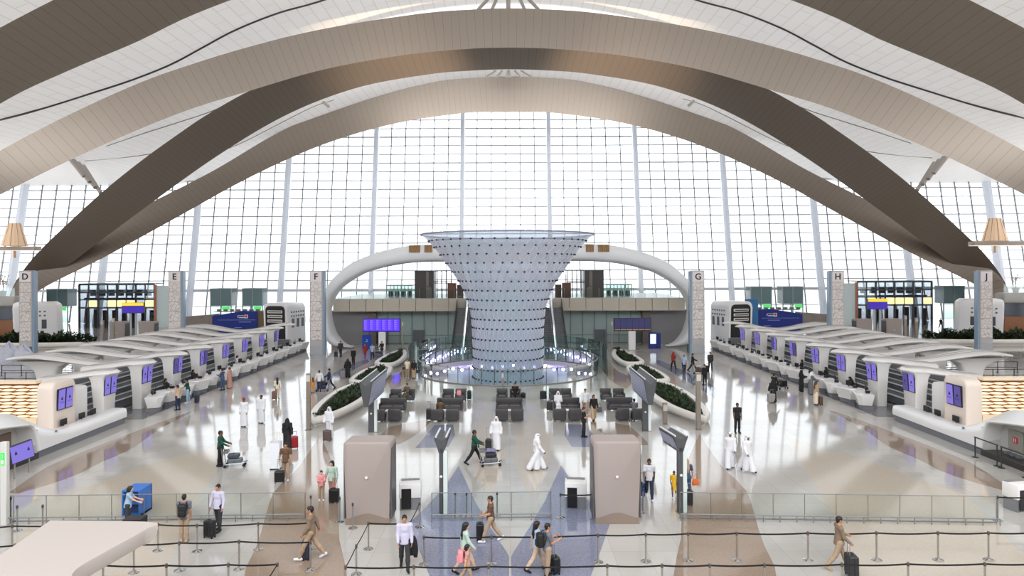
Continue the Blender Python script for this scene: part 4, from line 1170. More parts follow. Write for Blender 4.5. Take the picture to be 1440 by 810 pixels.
# ================================================================== BIG NEAR CANOPY, BLUE CABINET, SIGN COLUMN
t = thing('near_canopy', 'large pale canopy slab in the bottom left corner of the photo', 'canopy', (-12.5, 15.5, 0))
zc = 3.2
outl = [(71,731.5),(214,734),(206,744),(150,775),(108,800),(99,818),(96,840),(-80,850),(-60,815),(0,780)]
pts = [G(u, v, zc) for u, v in outl]; pts = smoothcurve([(p.x, p.y) for p in pts]+[(pts[0].x, pts[0].y)], 80)[:-1]
cxn = sum(p[0] for p in pts)/len(pts); cyn = sum(p[1] for p in pts)/len(pts)
b = MB(); b.loft([[(cxn+(x-cxn)*k, cyn+(y-cyn)*k, z) for x, y in pts] for k, z in ((.90, zc-.42), (.97, zc-.34), (1, zc-.1), (1, zc-.02), (.995, zc))])
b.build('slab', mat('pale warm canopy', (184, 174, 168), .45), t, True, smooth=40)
b = MB(); b.loft([[(cxn-1+x, cyn-.6+y, z) for x, y in rrect(-hx, hx, -.5, .5, .2, 4)] for z, hx in ((0, .7), (1.8, .75), (2.5, 1.2), (2.79, 2.0))]); b.build('leg', mat('pale warm canopy', (214, 204, 198)), t, True, smooth=60)
b = MB(); p = G(190, 752, 2.4); b.box(p.x-.25, p.x+.25, p.y-.2, p.y+.2, 2.3, zc-.3); b.build('lamp_box', BLACK, t, True)

t = thing('blue_cabinet', 'blue cabinet with an open dark front beside the left glass fence', 'cabinet', G(184, 727), .0)
b = MB(); b.box(-.36, -.3, 0, .95, 0, 1.0); b.box(.3, .36, 0, .95, 0, 1.0); b.box(-.36, .36, .9, .95, 0, 1.0); b.box(-.36, .36, 0, .95, 1.0, 1.06); b.box(-.36, .36, 0, .95, 0, .08); b.build('carcass', BLUE, t, smooth=0)
b = MB(); b.box(-.3, .3, .3, .34, .08, 1.0); b.build('inner_panel', mat('dark blue inner panel', (40, 62, 110), .5), t, smooth=0)
b = MB(); b.box(-.3, .3, .02, .3, .5, .53); b.build('shelf', BLUE, t, smooth=0)

p = G(7, 738)
t = thing('sign_column', 'white column with a small green exit sign at the left photo edge', 'sign', (p.x, p.y, 0))
b = MB(); b.cbox(-.13, .13, -.1, .1, 0, 3.25, .02, 1); b.build('column', mat('pale column', (206, 204, 200), .4), t)
b = MB(); b.box(-.42, -.14, -.06, .1, 0, 3.2); b.build('dark_side', mat('dark brown column side', (58, 52, 50), .4), t)
b = MB(); b.box(-.09, .07, -.115, -.1, 2.35, 2.85); gs = b.build('exit_sign', mat('green exit panel', (60, 196, 84), .3, emit=.6, ecol=(60, 200, 84)), t)
b = MB(); b.box(-.06, .04, -.125, -.115, 2.4, 2.56); b.tube([(-.03,-.122,2.62),(.01,-.122,2.7),(-.02,-.122,2.78)], .012, 5); b.build('pictogram', WHITE, gs)

# ================================================================== SEATING
def chair(t_label, loc, rz, wide=False, group='grey lounge seats', table=False):
    t = thing('lounge_sofa' if wide else 'lounge_armchair', t_label, 'sofa' if wide else 'armchair', loc, rz, group)
    w = .92 if wide else .41
    b = MB(); b.cbox(-w, w, -.40, .38, .12, .34, .04, 2); b.build('base', LEATHER, t)
    for k in (range(2) if wide else range(1)):
        ww = (2*w-.24)/(2 if wide else 1); x0 = -w+.12+ww*k
        b = MB(); b.cbox(x0+.005, x0+ww-.005, -.40, .22, .34, .46, .04, 2); b.build('seat_cushion', LEATHER2, t)
    b = MB(); b.cbox(-w, w, .22, .42, .14, .86, .05, 2); b.build('backrest', LEATHER, t)
    for sg in (-1, 1):
        b = MB(); b.cbox(sg*w-.06 if sg < 0 else w-.12, sg*w+.12-.06 if sg < 0 else w, -.40, .3, .14, .60, .04, 2) if False else b.cbox(*( (-w, -w+.12) if sg < 0 else (w-.12, w) ), -.40, .26, .14, .60, .04, 2)
        b.build('armrest', LEATHER, t)
    for sx in (-1, 1):
        for sy in (-.34, .34):
            b = MB(); b.box(sx*(w-.07)-.025, sx*(w-.07)+.025, sy-.025, sy+.025, 0, .13); b.build('leg', STEEL, t)
    return t
CL = [('far left', (533+556)/2, 552.5, (556, 575)), ('second', 626, 632.5, (630, 648)), ('middle', 716.5, 716, (706, 724.5)), ('fourth', 797.5, 797, (780, 796)), ('far right', 886, 872, (852, 870.5))]
base_chair = base_sofa = None
for nm, fc, so_, (ra, rb) in CL:
    pf = P(fc, 593, 44.4); ps = P(so_, 578, 47.6); 
    for q, dx in ((0, -.50), (1, .50)):
        lab = '%s dark grey armchair with its back to the camera in the %s seating group' % (('left', 'right')[q], nm)
        if base_chair is None: base_chair = chair(lab, (pf.x+dx, 44.4, 0), PI)
        else: dup(base_chair, (pf.x+dx, 44.4, 0), PI, lab)
    lab = 'dark grey two-seat sofa in the middle of the %s seating group' % nm
    if base_sofa is None: base_sofa = chair(lab, (ps.x, 47.6, 0), 0, True)
    else: dup(base_sofa, (ps.x, 47.6, 0), 0, lab)
    for q, u in ((0, ra), (1, rb)):
        pr_ = P(u, 560, 51.2)
        dup(base_chair, (pr_.x, 51.2, 0), 0, '%s dark grey armchair facing the camera at the rear of the %s seating group' % (('left', 'right')[q], nm))
    t = thing('low_table', 'small white table between the sofa and front armchairs of the %s seating group' % nm, 'table', (pf.x+.06, 45.9, 0), 0, 'white low tables')
    b = MB(); b.cbox(-.42, .42, -.25, .25, .38, .44, .02, 1); b.build('tabletop', WHITE, t)
    b = MB(); b.lathe([(.2,0),(.2,.02),(.035,.04),(.035,.38)], (0,0,0), 16); b.build('pedestal', STEEL, t)
# ================================================================== FAR SIDE OF THE HALL
KW = mat('white kiosk shell', (232, 232, 234), .35)
def helmet_kiosk(label, loc, rz, w=2.4, d=4.6, h=5.3):
    """white rounded shop shell: black front on local -y, side walls with dots and small windows"""
    t = thing('shop_kiosk', label, 'kiosk', loc, rz, 'white rounded shop kiosks')
    b = MB(); rings = []
    for y, k, dz in ((0, .12, .15), (.25, 0, 0), (d-.5, .0, .05), (d, .25, .4)):
        o = rrect(-w+k, w-k, -1.2, h-dz, .75, 6)
        rings.append([(x*(1-.04*max(0, (2.2-z))/2.2), y+.25*(max(0, h*.5-z))/h, max(z, .0)) for x, z in o])
    b.loft(rings); b.build('shell', KW, t, smooth=40)
    b = MB(); o = rrect(-w+.45, w-.45, -1.2, h-.4, .6, 6); b.loft([[(x, -.05+.25*max(0, h*.5-z)/h, max(z, .02)) for x, z in o], [(x, .1+.25*max(0, h*.5-z)/h, max(z, .02)) for x, z in o]]); fr = b.build('black_front', mat('matt black front', (14, 14, 16), .6), t, smooth=0)
    for k in range(3):
        b = MB(); z = h-1.15-.62*k; b.cbox(-w+.8, w-.8, -.12, -.02, z-.22, z+.16, .04, 1); sf = b.build('lit_shelf', mat('pale lit shelf', (176, 172, 168), .4, emit=.2), fr)
        b = MB()
        for j in range(9): x = -w+1.0+(2*w-2)*j/8.5; b.box(x, x+.2, -.14, -.115, z-.1, z+.04)
        b.build('goods', mat('dark goods', (40, 38, 40), .5), sf, smooth=0)
    for sg in (-1, 1):
        b = MB()
        for r in range(2):
            for c in range(6):
                y = .9+.55*c; b.lathe([(.13,0),(.13,.04),(.001,.05)], (0,0,0), 10)
                n0 = len(b.v)-30
                b.v[n0:] = [(sg*(w+zz), y+xx, h-1.25-.55*r+yy) for xx, yy, zz in b.v[n0:]]
        b.build('round_vents', mat('grey vent', (110, 110, 114), .5), t)
        for c in range(3):
            b = MB(); y = 1.0+1.15*c; b.cbox(sg*(w-.04)-.03, sg*(w-.04)+.06, y, y+.55, 1.95, 3.15, .02, 1); b.build('side_window', mat('dark grey pane', (88, 88, 100), .2), t)
p = P(394, 478, 94); helmet_kiosk('white rounded shop kiosk with black front beside pillar F', (p.x-.0, 92.0, 0), -.28, 1.95, 4.6)
p = P(1035, 478, 94); helmet_kiosk('white rounded shop kiosk with black front beside pillar G', (p.x, 92.0, 0), .28, 1.95, 4.6)
helmet_kiosk('white rounded kiosk turned sideways behind pillar D', (P(28, 470, 92).x-1.2, 93.0, 0), -1.15, 2.2, 5.0, 5.5)
helmet_kiosk('white rounded kiosk turned sideways behind pillar J', (P(1402, 470, 92).x+1.2, 93.0, 0), 1.15, 2.2, 5.0, 5.5)

# ---- blue bank booths
def booth(label, x, Y, sg):
    t = thing('bank_booth', label, 'booth', (x, Y, 0), 0, 'blue bank booths')
    b = MB()
    pts = [(-3.4, .3), (3.2, .3), (3.2, 3.7), (1.0, 3.75), (-3.4, 3.0)]
    b.extr([(px*sg, pz) for px, pz in pts], (0, 0, 0), (1,0,0), (0,0,1), (0,1,0), 2.4); b.build('body', NAVY, t, smooth=0)
    b = MB(); b.extr([(px*sg, pz) for px, pz in [(3.2,.3),(4.3,.3),(4.3,3.75),(3.2,3.7)]], (0, .2, 0), (1,0,0), (0,0,1), (0,1,0), 2.2); b.build('end_wall', mat('olive brown cladding', (108, 92, 66), .5), t, smooth=0)
    b = MB(); b.extr([(px*sg, pz) for px, pz in [(-7.6,.3),(-3.4,.3),(-3.4,3.2),(-7.6,2.9)]], (0, .6, 0), (1,0,0), (0,0,1), (0,1,0), 2.0)
    b.build('rear_wall', mat('mottled taupe wall', (132, 122, 114), .5, noise=.3, nscale=2), t, smooth=0)
    b = MB(); b.box(-3.5, 3.3, -.02, 2.4, 0, .3); b.build('plinth', DARK, t)
    b = MB(); cx = 1.1*sg
    b.box(cx-.75, cx+.15, -.04, 0, 3.05, 3.12); b.box(cx-.75, cx-.65, -.04, 0, 2.75, 3.1); b.box(cx-.55, cx+.3, -.04, 0, 2.72, 2.86); b.box(cx+.25, cx+.75, -.04, 0, 2.66, 3.2); b.build('logo_white', WHITE, t, smooth=0)
    b = MB(); b.sphere((cx+.5, -.05, 2.98), .17, 8); b.build('logo_red', mat('red logo dot', (206, 40, 48), .4), t)
    b = MB(); b.box(-2.6, 2.9, -.03, 0, 2.42, 2.46); b.box(cx-.6, cx+1.2, -.03, 0, 2.1, 2.17); b.box(cx-1.2, cx-.2, -.03, 0, 1.3, 1.36); b.build('text_lines', mat('pale blue text', (150, 170, 220), .4), t, smooth=0)
    b = MB(); b.box(-3.3, 3.1, .3, 2.2, 3.6, 3.66); 
    for k in range(7): x_ = -2.9+.95*k; b.box(x_, x_+.5, .5, .9, 3.66, 3.98)
    b.build('roof_boxes', mat('grey brown roof box', (112, 104, 98), .5), t, smooth=0)
p = P(331, 460, 100); booth('blue bank booth with white and red logo beyond the left canopies', p.x, 100, 1)
p = P(1096, 460, 100); booth('blue bank booth with white and red logo beyond the right canopies', p.x, 100, -1)
t = thing('blue_poster', 'large blue poster panel behind the kiosk beside pillar G', 'poster', (P(1057, 440, 99).x, 99, 0))
b = MB(); b.cbox(-.95, .95, 0, .2, .6, 5.3, .03, 1); b.build('panel', mat('sea blue poster', (52, 110, 160), .4, noise=.3, nscale=.8), t)
b = MB(); b.box(-.8, -.7, .05, .15, 0, .6); b.box(.7, .8, .05, .15, 0, .6); b.build('legs_frame', DARK, t)

# ---- dark framed immigration halls (glazed boxes with lit panels)
FRM = mat('dark grey frame', (74, 78, 84), .4, .3)
YEL = mat('lit yellow panel', (250, 220, 150), .4, emit=.8, ecol=(255, 222, 150))
def framed_hall(label, u0, u1, Y):
    x0, x1 = P(u0, 440, Y).x, P(u1, 440, Y).x; h = 7.3
    t = thing('framed_hall', label, 'building', ((x0+x1)/2, Y, 0))
    nb = 8
    b = MB()
    for k in range(nb+1):
        x = x0+(x1-x0)*k/nb; w_ = .13 if k % 2 == 0 else .07; b.box(x-w_, x+w_, Y, Y+.25, 0, h)
    for z in (h, h-1.35, h-2.55, h-3.95): b.box(x0, x1, Y, Y+.25, z-.1, z+.08)
    b.box(x0-.1, x1+.1, Y-.1, Y+3.2, h+.08, h+.22)
    b.build('frame', FRM, t, True, smooth=0)
    b = MB(); b.box(x0, x1, Y+.10, Y+.14, 0, h); b.build('glazing', glass('grey tinted glass', (.62,.66,.7,1), .05), t, True, smooth=0)
    b = MB()
    for k in range(nb):
        x = x0+(x1-x0)*k/nb; 
        if k % 2 == 1 or k == 4:
            b = MB(); b.box(x+.12, x+(x1-x0)/nb-.12, Y-.06, Y+.02, h-3.75, h-2.7); b.build('lit_panel', YEL, t, True, smooth=0)
    rnd = random.Random(int(u0)); b = MB()
    for k in range(nb):
        x = x0+(x1-x0)*(k+.5)/nb
        b.box(x-.5+rnd.random()*.3, x+.1+rnd.random()*.4, Y+.8, Y+1.2, 0, 2.6+rnd.random()*.7)
    b.box(x0, x1, Y+1.4, Y+1.6, h-2.65, h-2.3)
    b.build('inner_partitions', mat('dark inner partition', (66, 68, 74), .5), t, True, smooth=0)
    b = MB()
    for k in range(nb):
        x = x0+(x1-x0)*(k+.5)/nb; b.box(x-.5, x+.5, Y+2.6, Y+2.8, h-1.9-.1, h-1.0); 
    b.build('inner_boxes', mat('grey inner box', (120, 124, 130), .5), t, True, smooth=0)
    e = 1 if u0 < 700 else -1
    b = MB(); xe = x1 if e > 0 else x0; b.box(min(xe, xe+e*.22), max(xe, xe+e*.22), Y-.1, Y+.5, 0, h); b.build('timber_edge', mat('orange brown timber edge', (176, 112, 82), .5), t, True)
    b = MB(); b.box(min(xe+e*.3, xe+e*2.6), max(xe+e*.3, xe+e*2.6), Y+.2, Y+.3, 0, h-.2); b.build('frosted_wing', mat('frosted pale glass', (206, 220, 222), .4), t, True)
framed_hall('dark framed glazed hall with lit yellow panels behind the left pods', 111, 217, 116)
framed_hall('dark framed glazed hall with lit yellow panels behind the right pods', 1206, 1311, 116)

# ---- entrance lobbies at the facade
def lobby(label, u0, u1, Y=121.5):
    x0, x1 = P(u0, 420, Y).x, P(u1, 420, Y).x
    t = thing('entrance_lobby', label, 'lobby', ((x0+x1)/2, Y, 0), 0, 'teal glass entrance lobbies')
    b = MB(); b.box(x0, x1, Y, Y+2.6, 3.3, 6.3); b.build('teal_upper_glass', mat('teal grey glass band', (104, 128, 132), .25), t, True, smooth=0)
    b = MB(); b.box(x0-.1, x1+.1, Y-.1, Y+2.7, 6.3, 6.45)
    for x in (x0, (x0+x1)/2, x1): b.box(x-.07, x+.07, Y-.05, Y+.1, 0, 6.3)
    b.build('frame', mat('grey lobby frame', (140, 150, 154), .4), t, True)
    b = MB(); b.box(x0, x1, Y+.02, Y+.05, 0, 3.3); b.build('door_glass', GLASSG, t, True, smooth=0)
    b = MB(); b.cbox((x0+x1)/2+.3, x1-.2, Y-.2, Y-.05, 2.6, 3.15, .02, 1); b.build('exit_sign', mat('green exit panel', (60, 196, 84), .3, emit=.6, ecol=(60, 200, 84)), t, True)
for u0, u1, nm in ((296,325,'left of the left blue booth'),(341,369,'above the left blue booth'),(1056,1085,'above the right blue booth, left one'),(1101,1129,'above the right blue booth, right one'),(66,95,'behind the left sideways kiosk'),(1327,1356,'behind the right sideways kiosk')):
    lobby('teal glass entrance lobby at the facade %s' % nm, u0, u1)

# ---- violet and yellow board on a post
def yboard(label, u, v0, v1, w, Y, yaw):
    p = P(u, v1, Y); zt = P(u, v0, Y).z; zb = p.z
    t = thing('queue_board', label, 'information board', (p.x, Y, 0), yaw)
    b = MB(); b.cbox(-w/2, w/2, -.1, .3, zb, zt, .04, 1); b.build('casing', BLACK, t)
    b = MB(); b.box(-w/2+.03, w/2-.03, -.13, -.1, zb+.05, zt-.42); b.build('screen', mat('deep violet screen', (60, 44, 150), .3, emit=.5), t, smooth=0)
    b = MB(); b.box(-w/2+.03, w/2-.03, -.13, -.1, zt-.42, zt-.03); b.build('yellow_header', mat('yellow header', (250, 196, 40), .4, emit=.5), t, smooth=0)
    b = MB(); b.box(-.5, -.25, .0, .2, 0, zb); b.box(.25, .5, .0, .2, 0, zb); b.build('post', mat('pale post', (176, 180, 184), .4), t)
yboard('violet board with yellow header on posts behind the left far pods', 187, 425.5, 440.5, 2.9, 95, .12)
yboard('violet board with yellow header on posts behind the right far pods', 1234, 420, 435, 2.6, 95, -.12)

# ---- low white planters with hedge on both sides
def hedge_planter(label, pts, h, seed, hh):
    pl = planter(label, pts, h, group='low hedge planters outside the check-in rows', seed=seed, hedge_h=hh, leaf=2.2, count=5200)
for sg, nm in ((-1, 'left'), (1, 'right')):
    hedge_planter('wide white planter with a dark hedge around the %s sideways kiosk' % nm, [(sg*52.0,87.2),(sg*57,85.6),(sg*70,85.4),(sg*82,85.8),(sg*82,88.2),(sg*70,88.6),(sg*57,88.5)], .75, 21+sg, 1.2)
    hedge_planter('small low planter with clipped dark grass beneath the end of the nearest %s canopies' % nm, [(sg*37.6,46.6),(sg*39.5,45.9),(sg*43.5,46.4),(sg*44,48.0),(sg*41,48.6),(sg*38,48.2)], .6, 31+sg, .5)
    # leafy shrubs in the big planters
    for q, (x, y, s_) in enumerate(((56.2, 87.2, 1.0), (59.5, 87.2, .8), (54.0, 87.1, .7))):
        t = thing('leafy_shrub', '%s dark shrub counting from the outside in the planter beside the %s sideways kiosk' % (('middle', 'outer', 'inner')[q], nm), 'shrub', (sg*x, y, .5), 0)
        rnd = random.Random(50+q); b = MB()
        for _ in range(420):
            th, ph = rnd.uniform(0, 2*PI), math.acos(rnd.uniform(-.2, 1)); r = s_*(.55+.45*rnd.random())
            p = Vector((r*1.3*math.sin(ph)*math.cos(th), r*math.sin(ph)*math.sin(th), .3+r*1.3*math.cos(ph)))
            l = .28; an = rnd.uniform(0, 2*PI); d = Vector((math.cos(an), math.sin(an), rnd.uniform(-.2, .8)))*l; w_ = Vector((-math.sin(an), math.cos(an), .2))*l*.35
            b.add([p, p+d*.5+w_, p+d, p+d*.5-w_], [(0,1,2,3)])
        o = b.build('foliage', GREEN, t, smooth=0); o['kind'] = 'stuff'
        b = MB(); b.tube([(0,0,0),(.02,.03,.9*s_)], .05, 5); b.build('stem', WOOD, t)
    for q in range(2):
        pole('%s of two slim grey posts standing at the %s hedge planter' % (('inner', 'outer')[q], nm), (sg*(49.0+1.35*q-(.0 if sg < 0 else 0)), 84.5, 0), 3.9-.3*q, .28)

# ---- side balconies with glass rail, timber wall and timber cone
for sg, nm in ((-1, 'left'), (1, 'right')):
    Y = 98
    x0, x1 = sg*71.0, sg*100
    t = thing('side_balcony', 'grey side balcony with glass rail at the far %s edge of the photo' % nm, 'balcony', (sg*85, Y, 0))
    lo, hi = min(x0, x1), max(x0, x1)
    b = MB(); b.cbox(lo, hi, Y, Y+1.9, 4.6, 6.1, .3, 4); b.build('slab', mat('grey balcony cladding', (172, 170, 166), .45), t, True)
    b = MB(); b.box(lo+.3, hi-.3, Y+.4, Y+.45, 6.1, 7.3); b.build('rail_glass', GLASS, t, True, smooth=0)
    b = MB(); b.box(lo+.6, hi, Y+1.5, Y+1.8, 2.6, 4.6); b.build('dark_window_band', mat('dark blue window band', (60, 66, 82), .2), t, True, smooth=0)
    b = MB(); b.box(lo+1.0 if sg > 0 else lo, hi if sg > 0 else hi-1.0, Y+1.2, Y+1.8, 0, 2.6); b.build('timber_wall', WOOD, t, True, smooth=0)
    t = thing('lounge_counter', 'long white counter top before the brown timber wall at the far %s' % nm, 'counter', (sg*80, 95, 0))
    b = MB(); b.cbox(min(sg*72.2, sg*95), max(sg*72.2, sg*95), 94.6, 95.8, 1.0, 1.45, .15, 3); b.build('worktop', WHITE, t, True)
    b = MB(); b.box(min(sg*73, sg*95), max(sg*73, sg*95), 94.9, 95.6, 0, 1.0); b.build('front_panel', WOOD, t, True)
    t = thing('potted_tree', 'small bare potted tree on the %s side balcony' % nm, 'plant', (sg*(P(4, 400, 99.2).x*-1), 99.2, 6.1))
    b = MB(); b.lathe([(.35,0),(.5,.7),(.44,.7),(.4,.6)], (0,0,0), 16); b.build('pot', mat('grey pot', (150,146,140), .5), t)
    b = MB(); rnd = random.Random(4)
    b.tube([(0,0,.5),(.05,0,1.6),(0,.05,2.4)], [.07,.06,.04], 6)
    for k in range(9): a = rnd.uniform(0, 2*PI); b.tube([(0,0,1.2+.12*k),(.5*math.cos(a),.5*math.sin(a),1.7+.14*k)], .025, 4)
    b.build('branches', WOOD, t)
    b = MB()
    for _ in range(160):
        a, r = rnd.uniform(0, 2*PI), rnd.uniform(.1, .8); p = Vector((r*math.cos(a), r*math.sin(a), rnd.uniform(1.5, 3.0))); b.add([p, p+Vector((.1,.05,.05)), p+Vector((.05,.1,.14))], [(0,1,2)])
    o = b.build('leaves', mat('olive leaf', (120, 104, 66), .7), t, smooth=0); o['kind'] = 'stuff'
    if sg > 0:
        t = thing('timber_cone', 'large pale timber cone column flaring upwards at the far right edge', 'column', (86, 103, 0))
        b = MB(); b.lathe([(1.2,6.1),(1.3,6.6),(2.2,8.2),(3.4,11.5),(4.9,15.5),(4.8,15.5),(3.2,11.4),(2.0,8.4),(.9,6.2)], (0,0,0), 40); b.build('cone', mat('pale timber lining', (222, 188, 150), .5, noise=.05), t, smooth=60)
        b = MB(); b.sphere((0,0,6.6), 1.9, 14, .8); b.build('base_drum', mat('cream drum', (222, 210, 190), .5), t)
        b = MB(); b.box(-.4, .4, -.4, .4, 0, 6.1); b.build('core', mat('grey core', (150,150,150), .5), t)
    # pendant style floor-lamp on a long beam
    Yl = 92
    px = P(20.5, 348, Yl) if sg < 0 else P(1399, 341, Yl)
    t = thing('pleated_lamp', 'cone shaped pleated lampshade glowing above a long beam at the far %s' % nm, 'lamp', (px.x, Yl, px.z+.06), 0, 'pleated lampshades on beams')
    b = MB(); n = 32; rings = []
    for z, r in ((.15, 1.45), (1.2, 1.2), (2.2, .93), (3.2, .68)):
        rings.append([(r*(1+.05*(j % 2))*math.cos(2*PI*j/n), r*(1+.05*(j % 2))*math.sin(2*PI*j/n), z) for j in range(n)])
    b.loft(rings); b.build('lamp_shade', mat('glowing cream shade', (226, 196, 168), .6, emit=.12, ecol=(255, 214, 170)), t, smooth=0)
    b = MB()
    for j in range(10): a = 2*PI*j/10; b.tube([(1.5*math.cos(a), 1.5*math.sin(a), .12), (.7*math.cos(a), .7*math.sin(a), 3.22)], .03, 4)
    b.build('ribs', mat('brown lamp rib', (130, 100, 80), .5), t)
    t2 = thing('lamp_beam', 'long pale horizontal beam carrying the %s pleated lampshade' % nm, 'beam', (sg*(abs(px.x)+6), Yl, px.z-.3))
    b = MB(); b.cbox(-9.2, 9.2, -.7, .7, -.1, .42, .08, 2); b.build('beam_body', mat('pale taupe beam', (178, 164, 154), .4), t2)
    b = MB(); xs_ = px.x-t2.location.x; b.lathe([(.16,-1.1),(.16,-.1)], (xs_,0,0), 10); b.build('stem', mat('warm brass', (196, 160, 120), .4, .4), t2)
    b = MB(); b.box(-9.1, 9.1, -.65, .65, -.16, -.1); b.build('light_strip', mat('warm strip', (255, 230, 200), .4, emit=.4), t2)
    b = MB(); b.box(sg*8-.3, sg*8+.3, -.3, .3, -(px.z-.3), -.1); b.build('support_post', mat('pale taupe beam', (178, 164, 154)), t2)

# ---- draped white covers at the left edge
for q, (u, v, s_) in enumerate(((-6, 508, 1.15), (13, 507, .95), (33, 508, .9))):
    p = P(u, 499, 73)
    t = thing('draped_cover', '%s crumpled white dust sheet from the left at the foot of pillar D' % NTH[q], 'dust sheet', (p.x, 73, 0), 0, 'white dust sheets')
    rnd = random.Random(90+q); b = MB(); n = 22; rings = []
    for k in range(8):
        fz = 1-(1-k/7)**1.0; r = s_*(1.0-.97*max(0, (k/7-.35)/.65)**2.2)
        rings.append([((r*(1+.16*math.sin(3*a+q)+.10*math.sin(7*a+k)+.08*rnd.random()))*math.cos(a), r*(1+.25*rnd.random())*math.sin(a)*.8, max(0, (1.75+.25*q*(q<2))*fz*(1+.14*math.sin(4*a+k))+(.25*rnd.random()-.12 if k else 0))) for a in [2*PI*j/n for j in range(n)]])
    b.loft(rings); b.build('sheet', mat('white dust sheet', (196, 198, 212), .5), t, smooth=30)
# ================================================================== PEOPLE
# bodies and clothes are grown as implicit surfaces from posed joints and meshed by surface nets
def V3(*a): return np.array(a, float)
def nets(prims, cell, subs=(), planes=(), k=.02):
    """prims: (a, b, ra, rb, squash(axis vec or None, factor)) ; subs: spheres (c, r) ; planes: (p, n) keep n.x<0"""
    lo = np.min([np.minimum(p[0], p[1])-max(p[2], p[3]) for p in prims], axis=0)-3*cell
    hi = np.max([np.maximum(p[0], p[1])+max(p[2], p[3]) for p in prims], axis=0)+3*cell
    n = np.ceil((hi-lo)/cell).astype(int)+1
    D = np.full(n, .2, np.float32)
    ax = [lo[i]+cell*np.arange(n[i]) for i in range(3)]
    for a, b, ra, rb, sq in prims:
        m = max(ra, rb)+.06
        l = np.minimum(a, b)-m; h = np.maximum(a, b)+m
        s = [slice(max(0, int((l[i]-lo[i])/cell)), min(n[i], int((h[i]-lo[i])/cell)+2)) for i in range(3)]
        X, Y, Z = np.meshgrid(ax[0][s[0]], ax[1][s[1]], ax[2][s[2]], indexing='ij')
        pt = np.stack([X, Y, Z], -1); A, B = a, b
        if sq is not None:
            fa, fk = sq; c = (a+b)/2
            t = ((pt-c)@fa)[..., None]; pt = pt+fa*t*(1/fk-1)
            A = a+fa*((a-c)@fa)*(1/fk-1); B = b+fa*((b-c)@fa)*(1/fk-1)
        d = B-A; L2 = d@d+1e-12
        tt = np.clip(((pt-A)@d)/L2, 0, 1)
        q = np.sqrt(((pt-A-tt[..., None]*d)**2).sum(-1))-(ra+(rb-ra)*tt)
        o = D[s[0], s[1], s[2]]
        hh = np.clip(.5+.5*(o-q)/k, 0, 1)
        D[s[0], s[1], s[2]] = o*(1-hh)+q*hh-k*hh*(1-hh)
    if subs or planes:
        X, Y, Z = np.meshgrid(*ax, indexing='ij'); pt = np.stack([X, Y, Z], -1)
        for c, r in subs: D = np.maximum(D, r-np.sqrt(((pt-c)**2).sum(-1)))
        for p, nn in planes: D = np.maximum(D, (pt-p)@nn)
    D = D.astype(np.float64); Sg = D < 0
    if not Sg.any(): return [], []
    c8 = [Sg[i:n[0]-1+i, j:n[1]-1+j, q:n[2]-1+q] for i in (0,1) for j in (0,1) for q in (0,1)]
    cnt = sum(c.astype(int) for c in c8); act = (cnt > 0) & (cnt < 8)
    idx = np.full(act.shape, -1); idx[act] = np.arange(act.sum())
    I = np.argwhere(act); acc = np.zeros((len(I), 3)); w = np.zeros(len(I))
    off = [(i,j,q) for i in (0,1) for j in (0,1) for q in (0,1)]
    for p in range(8):
        for r in range(p+1, 8):
            o1, o2 = np.array(off[p]), np.array(off[r])
            if np.abs(o1-o2).sum() != 1: continue
            i1, i2 = I+o1, I+o2
            d1 = D[i1[:,0], i1[:,1], i1[:,2]]; d2 = D[i2[:,0], i2[:,1], i2[:,2]]
            x = (d1 < 0) != (d2 < 0); t = np.where(x, d1/np.where(x, d1-d2, 1), 0)
            acc += np.where(x[:, None], o1+(o2-o1)*t[:, None], 0); w += x
    vs = lo+cell*(I+acc/w[:, None])
    fs = []
    for axi in range(3):
        b, c = [(1,2),(2,0),(0,1)][axi]
        sl0 = [slice(None)]*3; sl1 = [slice(None)]*3; sl0[axi] = slice(0, n[axi]-1); sl1[axi] = slice(1, n[axi])
        ch = Sg[tuple(sl0)] != Sg[tuple(sl1)]
        E = np.argwhere(ch); E = E[(E[:, b] > 0) & (E[:, c] > 0) & (E[:, b] < n[b]-1) & (E[:, c] < n[c]-1)]
        if not len(E): continue
        ins = Sg[E[:,0], E[:,1], E[:,2]]
        eb = np.zeros(3, int); eb[b] = 1; ec = np.zeros(3, int); ec[c] = 1
        g = lambda Q: idx[Q[:,0], Q[:,1], Q[:,2]]
        q = np.stack([g(E-eb-ec), g(E-ec), g(E), g(E-eb)], 1)
        q = np.where(ins[:, None], q, q[:, ::-1]); fs.append(q[(q >= 0).all(1)])
    return vs, np.concatenate(fs)
def rotx(p, o, a):
    c, s = math.cos(a), math.sin(a); d = p-o
    return o+V3(d[0], d[1]*c+d[2]*s, -d[1]*s+d[2]*c)      # positive leans forward (+y)
